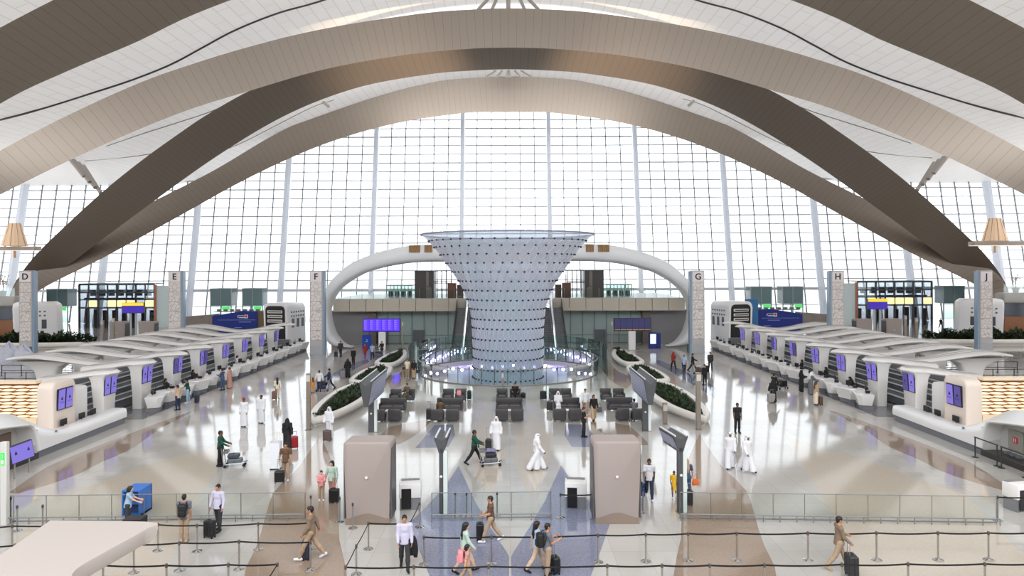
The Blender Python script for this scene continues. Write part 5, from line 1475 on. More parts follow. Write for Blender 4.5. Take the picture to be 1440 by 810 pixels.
# pose: legs L,R (hip fwd, knee), arms L,R (fwd, abduct, elbow), lean, drop(seat)
POSES = {
 'stand':   dict(L=(.04,.05), R=(-.05,.06), aL=(.02,.13,.2), aR=(.0,.13,.22)),
 'walk':    dict(L=(.42,.10), R=(-.36,.30), aL=(-.32,.12,.25), aR=(.34,.12,.35)),
 'walk2':   dict(L=(-.30,.45), R=(.34,.08), aL=(.28,.12,.3), aR=(-.28,.14,.2)),
 'pull':    dict(L=(.44,.08), R=(-.38,.28), aL=(.15,.12,.5), aR=(-.45,.22,.1)),
 'pullfr':  dict(L=(.40,.10), R=(-.36,.32), aL=(.22,.14,1.15), aR=(.30,.10,.55)),
 'hold':    dict(L=(.10,.05), R=(-.16,.10), aL=(.08,.28,.3), aR=(.05,.32,.25)),
 'push':    dict(L=(.50,.10), R=(-.44,.22), aL=(.60,.08,.55), aR=(.60,.08,.55)),
 'pushst':  dict(L=(.05,.05), R=(-.06,.06), aL=(.55,.08,.6), aR=(.50,.08,.6)),
 'phone':   dict(L=(.05,.04), R=(-.04,.06), aL=(.28,.08,1.7), aR=(.05,.13,.2)),
 'both':    dict(L=(.06,.05), R=(-.05,.06), aL=(.35,.04,1.55), aR=(.35,.04,1.55)),
 'carry':   dict(L=(.34,.08), R=(-.24,.30), aL=(.08,.14,.3), aR=(.22,.10,.6)),
 'reach':   dict(L=(.05,.05), R=(-.05,.06), aL=(.75,.10,.5), aR=(.85,.12,.35), lean=.12),
 'lean':    dict(L=(-.02,.04), R=(.05,.05), aL=(.9,.1,.4), aR=(.8,.1,.5), lean=.42),
 'sit':     dict(L=(1.45,1.45), R=(1.5,1.5), aL=(.55,.12,.9), aR=(.55,.12,.95)),
}
def joints(pose):
    p = POSES[pose]; J = {}
    J['pel'] = V3(0, 0, .95)
    for s, sx in (('L', -1), ('R', 1)):
        a, kn = p[s]; h = V3(sx*.095, 0, .93)
        k_ = h+.43*V3(sx*.01, math.sin(a), -math.cos(a)); q = a-kn
        an = k_+.42*V3(0, math.sin(q), -math.cos(q))
        tilt = q*.75 if q < 0 else min(q*.4, .2)
        f = V3(sx*.12, math.cos(tilt), math.sin(tilt)); f /= np.linalg.norm(f)
        J['h'+s], J['k'+s], J['a'+s] = h, k_, an; J['heel'+s] = an+V3(0, 0, -.045)-f*.05; J['toe'+s] = an+V3(0, 0, -.055)+f*.16
    low = min(min(J[x][2] for x in ('heelL','heelR','toeL','toeR')), 9)
    dz = .035-low
    for k_ in list(J): J[k_] = J[k_]+V3(0, 0, dz)
    P0 = J['pel']; lean = p.get('lean', .0)
    up = {'wa': V3(0, 0, 1.10), 'ch': V3(0, .0, 1.32), 'nk': V3(0, -.005, 1.49), 'hd': V3(0, .015, 1.63)}
    for k_ in up: J[k_] = up[k_]+V3(0, 0, dz)
    for s, sx in (('L', -1), ('R', 1)):
        fw, ab, el = p['a'+s]; sh = V3(sx*.185, -.005, 1.425+dz)
        ud = V3(sx*math.sin(ab), math.sin(fw)*math.cos(ab), -math.cos(fw)*math.cos(ab))
        fe = fw+el; ab2 = ab*.3-.1*min(el, 1)
        fd = V3(sx*math.sin(ab2), math.sin(fe)*math.cos(ab2), -math.cos(fe)*math.cos(ab2))
        J['s'+s] = sh; J['e'+s] = sh+.29*ud; J['w'+s] = J['e'+s]+.25*fd; J['hand'+s] = J['w'+s]+.09*fd; J['fd'+s] = fd
    if lean:
        for k_ in ('wa','ch','nk','hd','sL','sR','eL','eR','wL','wR','handL','handR'):
            J[k_] = rotx(J[k_], P0, lean)
    J['lean'] = lean
    return J
FWD = V3(0, 1, 0)
def body_prims(J, slim=1.0):
    c = lambda a, b, ra, rb, sq=None: (a, b, ra, rb, sq)
    ch, wa, pel, nk = J['ch'], J['wa'], J['pel'], J['nk']
    pr = [c(pel+V3(-.05,0,.0), pel+V3(.05,0,.0), .125*slim, .125*slim, (FWD, .85)), c(wa, pel, .125*slim, .135*slim, (FWD, .78)), c(ch, wa, .150*slim, .122*slim, (FWD, .72)),
          c(J['sL']*.7+J['sR']*.3, J['sR']*.7+J['sL']*.3, .085, .085), c(J['sL'], J['sR'], .062, .062), c(ch, nk, .11, .055), c(nk, J['hd'], .054, .056)]
    for s in 'LR':
        pr += [c(J['s'+s], J['e'+s], .054*slim, .042), c(J['e'+s], J['w'+s], .041, .028), c(J['h'+s], J['k'+s], .088*slim, .058), c(J['k'+s], J['k'+s]*.6+J['a'+s]*.4, .056, .058), c(J['k'+s]*.6+J['a'+s]*.4, J['a'+s], .058, .038), c(J['a'+s], J['heel'+s], .038, .036), c(J['heel'+s], J['toe'+s], .040, .030)]
    return pr
def head_prims(J, tilt=0):
    h = J['hd']; c = lambda a, b, ra, rb, sq=None: (np.array(a), np.array(b), ra, rb, sq)
    sx = (V3(1,0,0), .82)
    pr = [c(h+V3(0,-.012,.035), h+V3(0,.008,.03), .094, .088, sx), c(h+V3(0,.035,-.045), h+V3(0,.055,-.065), .06, .038, sx), c(h+V3(0,.0,-.03), h+V3(0,.03,-.01), .07, .07, sx),
          c(h+V3(0,.098,.02), h+V3(0,.112,-.018), .010, .016), c(h+V3(-.02,.088,-.052), h+V3(.02,.088,-.052), .011, .011), c(h+V3(-.04,.082,.040), h+V3(.04,.082,.040), .013, .013)]
    for s in (-1, 1): pr.append(c(h+V3(s*.077,.0,.02), h+V3(s*.080,-.008,-.018), .016, .012))
    pr.append(c(J['nk'], h+V3(0,-.01,-.06), .054, .056))
    return pr
def hand_prims(J, s):
    d = J['fd'+s]; w = J['w'+s]; sx = -1 if s == 'L' else 1
    n = V3(-sx, 0, 0); n = n-d*(n@d); n /= np.linalg.norm(n); u = np.cross(d, n); u = u if u[1] > -1e-6 else -u
    c = lambda a, b, ra, rb, sq=None: (a, b, ra, rb, sq)
    pr = [c(w-d*.03, w+d*.01, .030, .028), c(w+d*.025+u*.012, w+d*.075+u*.014, .026, .024, (n, .6)), c(w+d*.025-u*.014, w+d*.075-u*.018, .026, .022, (n, .6))]
    for i, (o, L) in enumerate(((.033,.070),(.011,.080),(-.011,.074),(-.032,.056))):
        b0 = w+d*.085+u*o; m1 = b0+(d*.92+n*.35)*L*.5; e = m1+(d*.6+n*.8)*L*.45
        pr += [c(b0-d*.01, m1, .0095, .009), c(m1, e, .009, .008)]
    t0 = w+d*.03+u*.028; t1 = t0+(u*.75+d*.6+n*.2)*.035; pr += [c(t0, t1, .013, .011), c(t1, t1+(d*.8+u*.25+n*.4)*.032, .011, .009)]
    return pr
def grow(prims, g, keep=None): return [(a, b, ra+g, rb+g, sq) for a, b, ra, rb, sq in prims]
_PM = {}
def pmesh(key, parts, smooth=True):
    """parts: list of (prims, cell, subs, planes, k) merged into one mesh datablock, cached"""
    if key in _PM: return _PM[key]
    V, Fc, n = [], [], 0
    for prims, cell, subs, planes, k in parts:
        v, f = nets(prims, cell, subs, planes, k)
        if len(v): V.append(v); Fc.append(np.array(f)+n); n += len(v)
    me = bpy.data.meshes.new(key); V = np.concatenate(V); Fc = np.concatenate(Fc)
    me.from_pydata(V.tolist(), [], Fc.tolist()); me.polygons.foreach_set('use_smooth', [True]*len(me.polygons)); me.materials.append(None); me.update()
    _PM[key] = me
    return me
def person_parts(pose, outfit, far):
    """returns ordered dict name -> mesh; outfit like 'tee+trousers+short'"""
    J = joints(pose); bp = body_prims(J); C = .026 if far else .017; ch = .016 if far else .010
    up, low, hair = outfit.split('+'); out = {}
    key = lambda n: '%s_%s_%s' % (n, pose, 'far' if far else 'near')
    hands = [] if far else [(hand_prims(J, s), .0065, (), (), .006) for s in 'LR']
    farh = [] if not far else [(hand_prims(J, s), .012, (), (), .01) for s in 'LR']
    out['body'] = pmesh(key('body'), [(bp, C, (), (), .03), (head_prims(J), ch, (), (), .018)]+hands+farh)
    hd, nk, pel, wa, chp = J['hd'], J['nk'], J['pel'], J['wa'], J['ch']
    lean = J['lean']; upv = V3(0, math.sin(lean), math.cos(lean))
    c = lambda a, b, ra, rb, sq=None: (a, b, ra, rb, sq)
    legs = [p for i, p in enumerate(bp) if i >= 7 and (i-7) % 7 in (2, 3, 4)]
    tor = [bp[1], bp[2], bp[3], bp[4]]
    arms = {s: (bp[7+7*i], bp[8+7*i]) for i, s in enumerate('LR')}
    if up in ('tee', 'shirt', 'jacket', 'vest'):
        g = .030 if up == 'jacket' else .02
        pr = grow(tor, g)+[c(wa, pel-upv*.06, .145+g*.5, .168+g*.5, (FWD, .9)), c(chp, nk-upv*.03, .11+g, .07)]
        for s in 'LR':
            u_, f_ = arms[s]
            if up == 'tee' or up == 'vest': pr.append(c(u_[0], u_[0]*.4+u_[1]*.6, .068, .066))
            else: pr += [c(u_[0], u_[1], .060+g*.5, .054+g*.4), c(f_[0], f_[1]*.97+f_[0]*.03, .052+g*.4, .040+g*.3)]
        out['shirt' if up != 'jacket' else 'jacket'] = pmesh(key(up), [(pr, C, (), ((nk+upv*.012, upv), (pel-upv*.10, -upv)), .03)])
    if low in ('trousers', 'shorts'):
        pr = [bp[0]]+legs; pr = grow(pr, .017)
        out['trousers'] = pmesh(key(low), [(pr, C, (), ((pel+upv*.09, upv),), .03)])
    if low == 'skirt':
        m = (J['aL']+J['aR'])/2
        pr = [c(pel, m+V3(0,0,.12), .16, .20, (FWD, .8))]+[c(J['h'+s], J['a'+s]+V3(0,0,.1), .12, .11) for s in 'LR']
        out['skirt'] = pmesh(key('skirt'), [(pr, C, (), ((pel+upv*.10, upv), (V3(0,0,.12), V3(0,0,-1))), .05)])
    if low == 'dress':
        pr = grow(tor, .02)+[c(wa, (J['kL']+J['kR'])/2, .14, .21, (FWD, .85))]+[c(arms[s][0][0], arms[s][0][1], .066, .06) for s in 'LR']
        out['dress'] = pmesh(key('dress'), [(pr, C, (), ((nk+upv*.0, upv), (J['kL']+V3(0,0,-.02), V3(0,0,-1))), .04)])
    if low == 'robe':
        pr = grow(tor, .03)
        if pose == 'sit':
            pr += [c(pel, (J['kL']+J['kR'])/2, .17, .17, (V3(0,0,1), .8)), c((J['kL']+J['kR'])/2, (J['aL']+J['aR'])/2, .17, .20, (FWD, .7))]
        else:
            m = (J['aL']+J['aR'])/2
            pr += [c(chp, pel, .175, .175, (FWD, .78)), c(pel, m, .172, .205, (FWD, .85))]+[c(J['h'+s], J['a'+s], .125, .145) for s in 'LR']
        for s in 'LR':
            u_, f_ = arms[s]; pr += [c(u_[0], u_[1], .075, .070), c(f_[0], f_[1], .070, .074)]
        out['robe'] = pmesh(key('robe'), [(pr, C, (), ((nk+upv*.02, upv), (V3(0,0,.055), V3(0,0,-1))), .06)])
    for s in 'LR':
        sh = [c(J['heel'+s], J['toe'+s]-V3(0,0,.004), .050, .040), c(J['heel'+s]+V3(0,0,.01), J['a'+s], .048, .044)]
        out['shoe'+s] = pmesh(key('shoe'+s), [(sh, C*.8, (), ((V3(0,0,.002), V3(0,0,-1)),), .02)])
    face = [(hd+V3(0,.125,-.035), .108)]
    if hair == 'short':
        out['hair'] = pmesh(key('hair'), [([c(hd+V3(0,-.02,.042), hd+V3(0,.012,.04), .100, .094, (V3(1,0,0), .85)), c(hd+V3(0,-.05,.0), hd+V3(0,-.045,-.045), .07, .05)], ch, [(hd+V3(0,.115,-.05), .115)], (), .02)])
    elif hair == 'long':
        out['hair'] = pmesh(key('hairlong'), [([c(hd+V3(0,-.02,.042), hd+V3(0,.012,.04), .106, .10, (V3(1,0,0), .9)), c(hd+V3(0,-.05,-.0), nk+V3(0,-.085,-.16), .095, .085), c(nk+V3(0,-.085,-.16), nk+V3(0,-.10,-.30), .085, .045)], ch, face, (), .03)])
    elif hair in ('ghutra', 'shayla'):
        pr = [c(hd+V3(0,-.02,.045), hd+V3(0,.014,.04), .112, .106, (V3(1,0,0), .9)), c(hd+V3(0,-.04,-.02), nk+V3(0,-.05,-.06), .115, .135), c(nk+V3(0,-.05,-.06), nk+V3(0,-.09,-.22), .135, .12)]
        pr += [c(hd+V3(s_*.085,.01,-.02), nk+V3(s_*.12,.06,-.12), .04, .06) for s_ in (-1, 1)]
        out['headscarf'] = pmesh(key(hair), [(pr, ch*1.15, [(hd+V3(0,.135,-.035), .105)], (), .04)])
        if hair == 'ghutra':
            rg = [c(hd+V3(.092*math.cos(a), -.004+.10*math.sin(a), .082), hd+V3(.092*math.cos(b_), -.004+.10*math.sin(b_), .082), .013, .013) for a, b_ in [(2*PI*i/14, 2*PI*(i+1)/14) for i in range(14)]]
            out['head_cord'] = pmesh(key('cord'), [(rg, ch*.8, (), (), .008)])
    elif hair == 'cap':
        out['cap'] = pmesh(key('cap'), [([c(hd+V3(0,-.015,.055), hd+V3(0,.012,.055), .104, .10, (V3(1,0,0), .9)), c(hd+V3(-.03,.09,.062), hd+V3(.03,.09,.062), .03, .03, (V3(0,0,1), .4))], ch, (), ((hd+V3(0,0,.035), V3(0,0,-1)),), .02)])
    return out
SKIN = {'tan': mat('tan skin', (178, 130, 100), .5), 'brown': mat('brown skin', (120, 80, 58), .5), 'light': mat('light skin', (210, 164, 136), .5)}
CM = {n: mat('cloth '+n.replace('_', ' '), c, .8, noise=.08, nscale=20) for n, c in dict(
    white=(216,216,220), black=(20,20,22), khaki=(164,140,116), brown=(96,70,52), lilac=(190,186,206), charcoal=(46,46,50), grey=(104,106,114), mint=(176,196,182),
    green=(18,70,54), navy=(34,44,70), yellow=(232,184,48), beige=(196,172,148), red=(140,44,40), lightblue=(150,176,200), pink=(222,150,150), camo=(84,80,66), orange=(216,140,40),
    taupe=(126,106,88), darkred=(150,30,36), tan=(176,150,120), denim=(64,80,110), rose=(190,140,130), cream=(220,206,186)).items()}
HAIRM = mat('black hair', (20, 16, 16), .5); HAIRB = mat('brown hair', (70, 48, 34), .5)
PEOPLE_N = 0
def person(label, uv, face, pose, outfit, cols, h=1.75, skin='tan', far=None, at=None, z=0.0):
    """face: yaw in degrees, 0 = facing away from the camera, 180 = towards it, 90 = to the left in the photo"""
    g = G(*uv) if at is None else Vector(at)
    if far is None: far = g.y > 47
    t = thing('person', label, 'person', (g.x, g.y, z), math.radians(face), None, h/1.75)
    parts = person_parts(pose, outfit, far)
    up, low, hair = (cols+[None]*3)[:3]
    for nm, me in parts.items():
        o = bpy.data.objects.new('shoe' if nm[:4] == 'shoe' else nm, me); COL.objects.link(o); o.parent = t
        m = {'body': SKIN[skin], 'hair': HAIRM if hair is None else (hair if not isinstance(hair, str) else CM[hair]), 'shirt': up, 'jacket': up, 'trousers': low, 'skirt': low, 'dress': low, 'robe': low, 'shoe': (cols[3] if len(cols) > 3 else 'black'), 'headscarf': hair or 'white', 'head_cord': 'black', 'cap': hair or 'red'}['shoe' if nm[:4] == 'shoe' else nm]
        if isinstance(m, str): m = CM[m]
        o.material_slots[0].link = 'OBJECT'; o.material_slots[0].material = m
    return t
# ---------------------------------------------------------------- luggage
def suitcase(label, uv, yaw, col, w=.42, h=.62, d=.26, handle=.45, at=None, z=0.0, wheels=True):
    g = G(*uv) if at is None else Vector(at)
    t = thing('suitcase', label, 'suitcase', (g.x, g.y, z), math.radians(yaw))
    m = col if not isinstance(col, tuple) else mat('suitcase %d %d %d' % col, col, .4)
    b = MB(); b.cbox(-w/2, w/2, -d/2, d/2, .06, .06+h, .05, 3); sh = b.build('shell', m, t)
    b = MB()
    for k in range(5): x = -w*.36+w*.72*k/4; b.box(x-.012, x+.012, -d/2-.008, d/2+.008, .12, h)
    b.build('ridges', m, t)
    b = MB(); b.box(-w/2-.004, w/2+.004, -.01, .01, .06+.03, .06+h-.03); b.build('zip', BLACK, t)
    if wheels:
        for sx in (-1, 1):
            for sy in (-1, 1):
                b = MB(); b.tube([(sx*w*.4-.015, sy*d*.34, .035), (sx*w*.4+.015, sy*d*.34, .035)], .034, 8); b.build('wheel', BLACK, t)
    if handle:
        b = MB()
        for sx in (-.1, .1): b.tube([(sx, -d*.3, .06+h), (sx, -d*.3, .06+h+handle)], .01, 5)
        b.tube([(-.11, -d*.3, .06+h+handle), (.11, -d*.3, .06+h+handle)], .016, 6); b.build('pull_handle', GREYM, t)
    b = MB(); b.tube([(-.08,0,.06+h),(-.07,0,.06+h+.035),(.07,0,.06+h+.035),(.08,0,.06+h)], .012, 5); b.build('carry_handle', BLACK, t)
    return t
def backpack(label, per, pose, col, s=1.0):
    J = joints(pose); k = per.scale[0]; yaw = per.rotation_euler[2]
    c = J['ch']*k; R = Matrix.Rotation(yaw, 3, 'Z'); p = per.location + R @ Vector((0, c[1]-.155*k-.10*s, c[2]-.32*k-.0))
    t = thing('backpack', label, 'backpack', p, yaw)
    b = MB(); b.cbox(-.15*s, .15*s, -.11*s, .09*s, 0, .46*s, .07*s, 3); b.build('bag', col, t)
    b = MB(); b.cbox(-.11*s, .11*s, -.15*s, -.10*s, .04*s, .24*s, .03*s, 2); b.build('front_pocket', col, t)
    for sx in (-1, 1):
        b = MB(); b.tube([(sx*.10*s, .10*s, .08*s), (sx*.14*s, .16*s, .3*s), (sx*.12*s, .14*s, .5*s), (sx*.10*s, .06*s, .46*s)], .018*s, 5, flat=.6); b.build('strap', col, t)
    b = MB(); b.tube([(-.04*s,.05*s,.45*s),(0,.05*s,.5*s),(.04*s,.05*s,.45*s)], .01, 5); b.build('grab_loop', col, t)
    return t
def handbag(label, p, yaw, col, w=.32, h=.26, d=.12, strap=.2):
    t = thing('handbag', label, 'bag', p, math.radians(yaw))
    b = MB(); b.loft([[(x*k, y*k2, z) for x, y in rrect(-w/2, w/2, -d/2, d/2, .04, 3)] for z, k, k2 in ((0,.96,1),(.03,1,1.05),(h*.6,.97,.9),(h,.86,.5))]); b.build('bag', col, t)
    b = MB(); b.tube([(-w*.3,0,h-.02),(-w*.2,0,h+strap*.8),(0,0,h+strap),(w*.2,0,h+strap*.8),(w*.3,0,h-.02)], .012, 5); b.build('handle', col, t)
    return t
TRM = mat('trolley steel', (150, 152, 156), .3, .8)
TROL = None
def trolley(label, uv, yaw, at=None):
    """luggage trolley, pushing bar at local -y"""
    global TROL
    g = G(*uv) if at is None else Vector(at)
    if TROL is not None: return dup(TROL, (g.x, g.y, 0), math.radians(yaw), label)
    t = thing('luggage_trolley', label, 'trolley', (g.x, g.y, 0), math.radians(yaw), 'luggage trolleys'); TROL = t
    b = MB(); b.tube([(-.24,-.45,.16),(-.2,.5,.2)], .022, 6); b.tube([(.24,-.45,.16),(.2,.5,.2)], .022, 6)
    for y in (-.4,-.15,.1,.35): b.tube([(-.23,y,.18),(.23,y,.18)], .014, 5)
    b.tube([(-.2,.5,.2),(-.12,.62,.24),(.12,.62,.24),(.2,.5,.2)], .022, 6); b.build('deck', TRM, t)
    b = MB(); b.tube([(-.25,-.45,.16),(-.25,-.55,1.0)], .02, 6); b.tube([(.25,-.45,.16),(.25,-.55,1.0)], .02, 6)
    b.tube([(-.25,-.5,.6),(.25,-.5,.6)], .014, 5); b.build('upright_frame', TRM, t)
    b = MB(); b.tube([(-.3,-.58,1.02),(.3,-.58,1.02)], .028, 8); b.build('push_bar', BLACK, t)
    b = MB(); b.box(-.22,.22,-.52,-.24,.72,.74); b.box(-.22,.22,-.25,-.24,.72,.86); b.box(-.22,-.21,-.52,-.24,.72,.84); b.box(.21,.22,-.52,-.24,.72,.84); b.build('basket', TRM, t)
    for x, y in ((-.24,-.38),(.24,-.38),(-.14,.5),(.14,.5)):
        b = MB(); b.tube([(x-.02,y,.075),(x+.02,y,.075)], .075, 10); b.tube([(x,y,.075),(x,y,.2)], .018, 5); b.build('wheel', BLACK, t)
    return t
def load(t, items):
    """put cases on a trolley: (label, dx, dy, z, w, h, d, colour)"""
    R = Matrix.Rotation(t.rotation_euler[2], 3, 'Z')
    for lab, dx, dy, z, w, h, d, col in items:
        p = Vector(t.location)+R @ Vector((dx, dy, 0))
        suitcase(lab, None, math.degrees(t.rotation_euler[2]), col, w, h, d, 0, at=p, z=z, wheels=False)
CH = (44,44,48); BK = (22,22,24); NV = (34,40,62)
B_ = lambda n: mat('bag '+n, dict(black=(22,22,24), pink=(226,140,146), navy=(30,34,56), orange=(206,104,40), grey=(80,82,86))[n], .6)
def off(t, dx, dy): return Vector((t.location.x+dx, t.location.y+dy, 0))
# ---- foreground queue
p = person('man seen from behind in grey tee and khaki trousers wearing a black backpack', (259,762), 10, 'phone', 'tee+trousers+short', ['grey','khaki',None,'tan'], 1.72)
backpack('black backpack on the grey shirted man left of the queue', p, 'phone', B_('black'))
p = person('stout man in pale shirt and black trousers standing with a suitcase', (307,747), 165, 'hold', 'shirt+trousers+short', ['lilac','charcoal'], 1.76)
suitcase('black suitcase held by the man in the pale shirt', (295,756), 160, BK, .42, .58, .26, .42)
p = person('man in brown jacket and beige trousers walking left in white shoes', (437,787), 95, 'pull', 'jacket+trousers+short', ['taupe','khaki',None,'white'], 1.86)
suitcase('navy suitcase pulled by the man in the brown jacket', (431,786), 95, NV, .4, .62, .26, .42)
p = person('man in lilac shirt and dark trousers carrying a black jacket over his arm', (569,801), 190, 'carry', 'shirt+trousers+short', ['lilac','charcoal'], 1.80)
t = thing('folded_jacket', 'black jacket hanging over the arm of the lilac shirted man', 'jacket', (p.location.x+.22, p.location.y+.12, .45))
b = MB(); b.loft([[(x*k, y*k2, z) for x, y in rrect(-.2, .2, -.11, .11, .08, 4)] for z, k, k2 in ((0,1.0,.8),(.15,1.1,1),(.45,.85,1),(.6,.55,.7))]); b.build('cloth', CM['black'], t)
b = MB(); b.loft([[(.12+x*k, .05+y, z) for x, y in rrect(-.07, .07, -.05, .05, .03, 3)] for z, k in ((-.1,.9),(.3,1.0))]); b.build('sleeve', CM['black'], t)
p = person('man in brown tee and khaki trousers walking left pulling a black suitcase', (690,762), 92, 'pullfr', 'tee+trousers+short', ['brown','khaki',None,'white'], 1.70)
suitcase('black suitcase beside the brown tee man in the middle of the queue', (675,759), 92, BK, .38, .56, .26, .42)
p = person('woman with very long dark hair and pale green top walking right', (655,805), -80, 'walk', 'shirt+trousers+long', ['mint','beige'], 1.66, 'light')
p = person('girl with a pink backpack walking beside the woman in green', (657,822), -82, 'walk2', 'tee+trousers+long', ['rose','khaki'], 1.28, 'light')
backpack('pink backpack on the girl beside the woman in green', p, 'walk2', B_('pink'), .85)
p = person('woman with long black hair walking close behind the backpack man', (755,803), -75, 'walk', 'tee+trousers+long', ['lightblue','beige'], 1.66, 'light')
p = person('man in grey tee with black backpack and khaki trousers at the front queue', (770,811), -72, 'both', 'tee+trousers+short', ['grey','khaki'], 1.70)
backpack('black backpack on the man at the front of the queue', p, 'both', B_('black'))
suitcase('black suitcase with raised handle before the front queue couple', (781,806), -75, BK, .38, .5, .24, .5)
p = person('man in olive brown shirt and trousers walking right in the right queue lane', (1180,801), -95, 'pullfr', 'shirt+trousers+short', ['taupe','khaki',None,'tan'], 1.78)
suitcase('large black suitcase behind the man in olive brown at the right', (1197.5,811), -95, CH, .5, .66, .3, .4)
p = person('woman with black hair crouching at the blue cabinet in a grey top', (180,741), -70, 'reach', 'tee+trousers+long', ['lightblue','charcoal'], 1.55, 'light')
# ---- middle floor
p = person('man in white tee and navy trousers walking towards the camera', (913,702), 172, 'walk', 'tee+trousers+short', ['white','navy',None,'white'], 1.76, 'brown')
handbag('small black bag in the hand of the white tee man', Vector((p.location.x-.38, p.location.y-.15, .62)), 80, B_('black'), .2, .2, .1, .1)
suitcase('blue suitcase standing half behind the right white pod', (901,699), 170, (36,58,120), .36, .56, .24, .42)
p = person('child in a yellow dress beside the right dark post', (948,699), 165, 'walk2', 'none+dress+short', ['yellow','yellow',None,'white'], 1.15, 'brown')
p = person('person in blue and sand clothes half hidden by the right dark post', (966,700), 10, 'hold', 'tee+trousers+long', ['denim','denim','tan'], 1.66, 'light')
handbag('orange handbag carried beside the right dark post', Vector((p.location.x+.32, p.location.y-.2, .62)), 20, B_('orange'))
suitcase('black suitcase standing beside the right dark post', (967,711), 10, CH, .4, .6, .26, .3)
p = person('woman with long black hair and mint top holding a black suitcase', (467,703), 165, 'hold', 'shirt+trousers+long', ['mint','rose'], 1.66, 'light')
suitcase('black suitcase of the woman in the mint top', (470,707.5), 170, BK, .42, .56, .26, .42)
p = person('child in pink top holding the hand of the woman in mint', (452,704), 200, 'both', 'shirt+trousers+short', ['pink','khaki',None,'white'], 1.28, 'light')
p = person('man in brown tee and khaki trousers with a small black suitcase', (402,676), 190, 'hold', 'tee+trousers+short', ['brown','khaki',None,'white'], 1.76)
suitcase('small black suitcase of the brown tee man on the left floor', (393,679), 190, BK, .44, .5, .28, .5)
p = person('woman in a black robe and headscarf with a red suitcase', (404,631), 15, 'pull', 'none+robe+shayla', ['black','black','black'], 1.70)
suitcase('dark red suitcase beside the woman in black', (414,631), 20, (140,24,34), .4, .62, .26, .3)
p = person('airport worker in dark green jacket standing behind a trolley on the left', (310,656), -80, 'pushst', 'shirt+trousers+short', ['green','black'], 1.78, 'brown')
t = trolley('luggage trolley before the standing green worker', (329,656), -80)
load(t, [('grey flat suitcase lying on the standing worker trolley', 0,.05,.16,.44,.2,.7,(92,98,106)), ('dark suitcase on top of the standing worker trolley load', 0,.0,.40,.4,.2,.55,(60,66,76))])
p = person('airport worker in dark green jacket pushing a loaded trolley', (667,653), -85, 'push', 'shirt+trousers+short', ['green','black'], 1.78, 'brown')
t = trolley('luggage trolley pushed by the walking green worker', (689,655), -85)
load(t, [('grey suitcase at the bottom of the walking worker trolley', 0,.05,.16,.46,.22,.66,(96,98,104)), ('dark suitcase in the middle of the walking worker trolley', 0,.05,.42,.42,.2,.55,(36,38,48)), ('lilac duffel case on top of the walking worker trolley', 0,.05,.66,.36,.14,.45,(120,116,150))])
p = person('man in white robe and headscarf with a black cabin case behind the trolley', (698,633), 170, 'hold', 'none+robe+ghutra', ['white','white','white'], 1.80)
suitcase('black cabin case of the robed man behind the trolley', (687,633), 170, CH, .34, .55, .24, .62)
p = person('man in white robe and headscarf walking right in the centre', (756,661), -85, 'walk', 'none+robe+ghutra', ['white','white','white'], 1.80, 'brown')
p = person('man in white robe with a dark red cap standing on the left floor', (343,600), 175, 'stand', 'none+robe+cap', ['white','white','red'], 1.78, 'brown')
p = person('man in white robe and bare head right of the red capped man', (367.5,595), 175, 'stand', 'none+robe+short', ['white','white'], 1.78, 'brown')
p = person('person with long hair in a sand top with a brown suitcase', (390,561), 20, 'pull', 'shirt+trousers+long', ['cream','beige'], 1.66)
suitcase('brown suitcase behind the long haired person in sand', (386,562), 15, (110,82,66), .4, .6, .26, .35)
p = person('man in white robe standing with a brown suitcase at the left planter tip', (463,616), 165, 'hold', 'none+robe+ghutra', ['white','white','white'], 1.80)
suitcase('brown suitcase of the robed man at the left planter tip', (460,620.5), 175, (92,76,70), .46, .58, .28, .5)
p = person('man in black tee and trousers standing with folded arms on the right', (1037,609), 185, 'stand', 'tee+trousers+short', ['black','black'], 1.78, 'brown')
p = person('left of two men in white robes walking on the right floor', (1027,658), 160, 'walk2', 'none+robe+ghutra', ['white','white','white'], 1.80, 'brown')
p = person('right of two men in white robes walking on the right floor', (1051,663), 200, 'walk', 'none+robe+ghutra', ['white','white','white'], 1.78, 'brown')
p = person('man in black standing sideways before the fourth seating group', (821,615), -100, 'both', 'tee+trousers+short', ['black','black',None], 1.76)
p = person('man in white shirt walking between the right seating groups', (823,583), 175, 'walk', 'shirt+trousers+short', ['white','khaki',None,'white'], 1.78)
p = person('woman in black top and patterned sand skirt with a bag', (835,591), 185, 'walk2', 'shirt+skirt+long', ['black','tan'], 1.68)
handbag('dark grey bag of the woman in the patterned skirt', Vector((p.location.x+.36, p.location.y-.1, .55)), 10, B_('grey'), .36, .34)
# ---- far floor, left
p = person('man in white shirt walking beside a trolley family on the left', (449,551), 10, 'hold', 'shirt+trousers+short', ['white','navy'], 1.72)
p = person('child in orange top in front of the trolley family', (440,552), 30, 'stand', 'tee+trousers+long', ['orange','orange'], 1.2)
p = person('man in dark blue pushing the family trolley left of the planter', (463,548), 95, 'push', 'shirt+trousers+short', ['navy','navy'], 1.78)
t = trolley('luggage trolley of the family left of the planter', (454,550), 100)
load(t, [('dark blue case on the family trolley', 0,.05,.16,.44,.3,.6,(34,40,70)), ('black case on top of the family trolley load', 0,.0,.5,.4,.26,.5,BK)])
p = person('woman in black robe with a grey suitcase on the far left floor', (489,531), 20, 'hold', 'none+robe+shayla', ['black','black','black'], 1.68)
suitcase('grey suitcase of the far woman in black', (482,532), 15, (128,120,120), .44, .62, .28, .3)
p = person('person in black standing alone on the far left floor', (497,513.5), 170, 'stand', 'shirt+trousers+short', ['black','black'], 1.74)
p = person('man in grey suit with a bag before the left portal foot', (479,502), 170, 'hold', 'jacket+trousers+short', ['charcoal','charcoal'], 1.78)
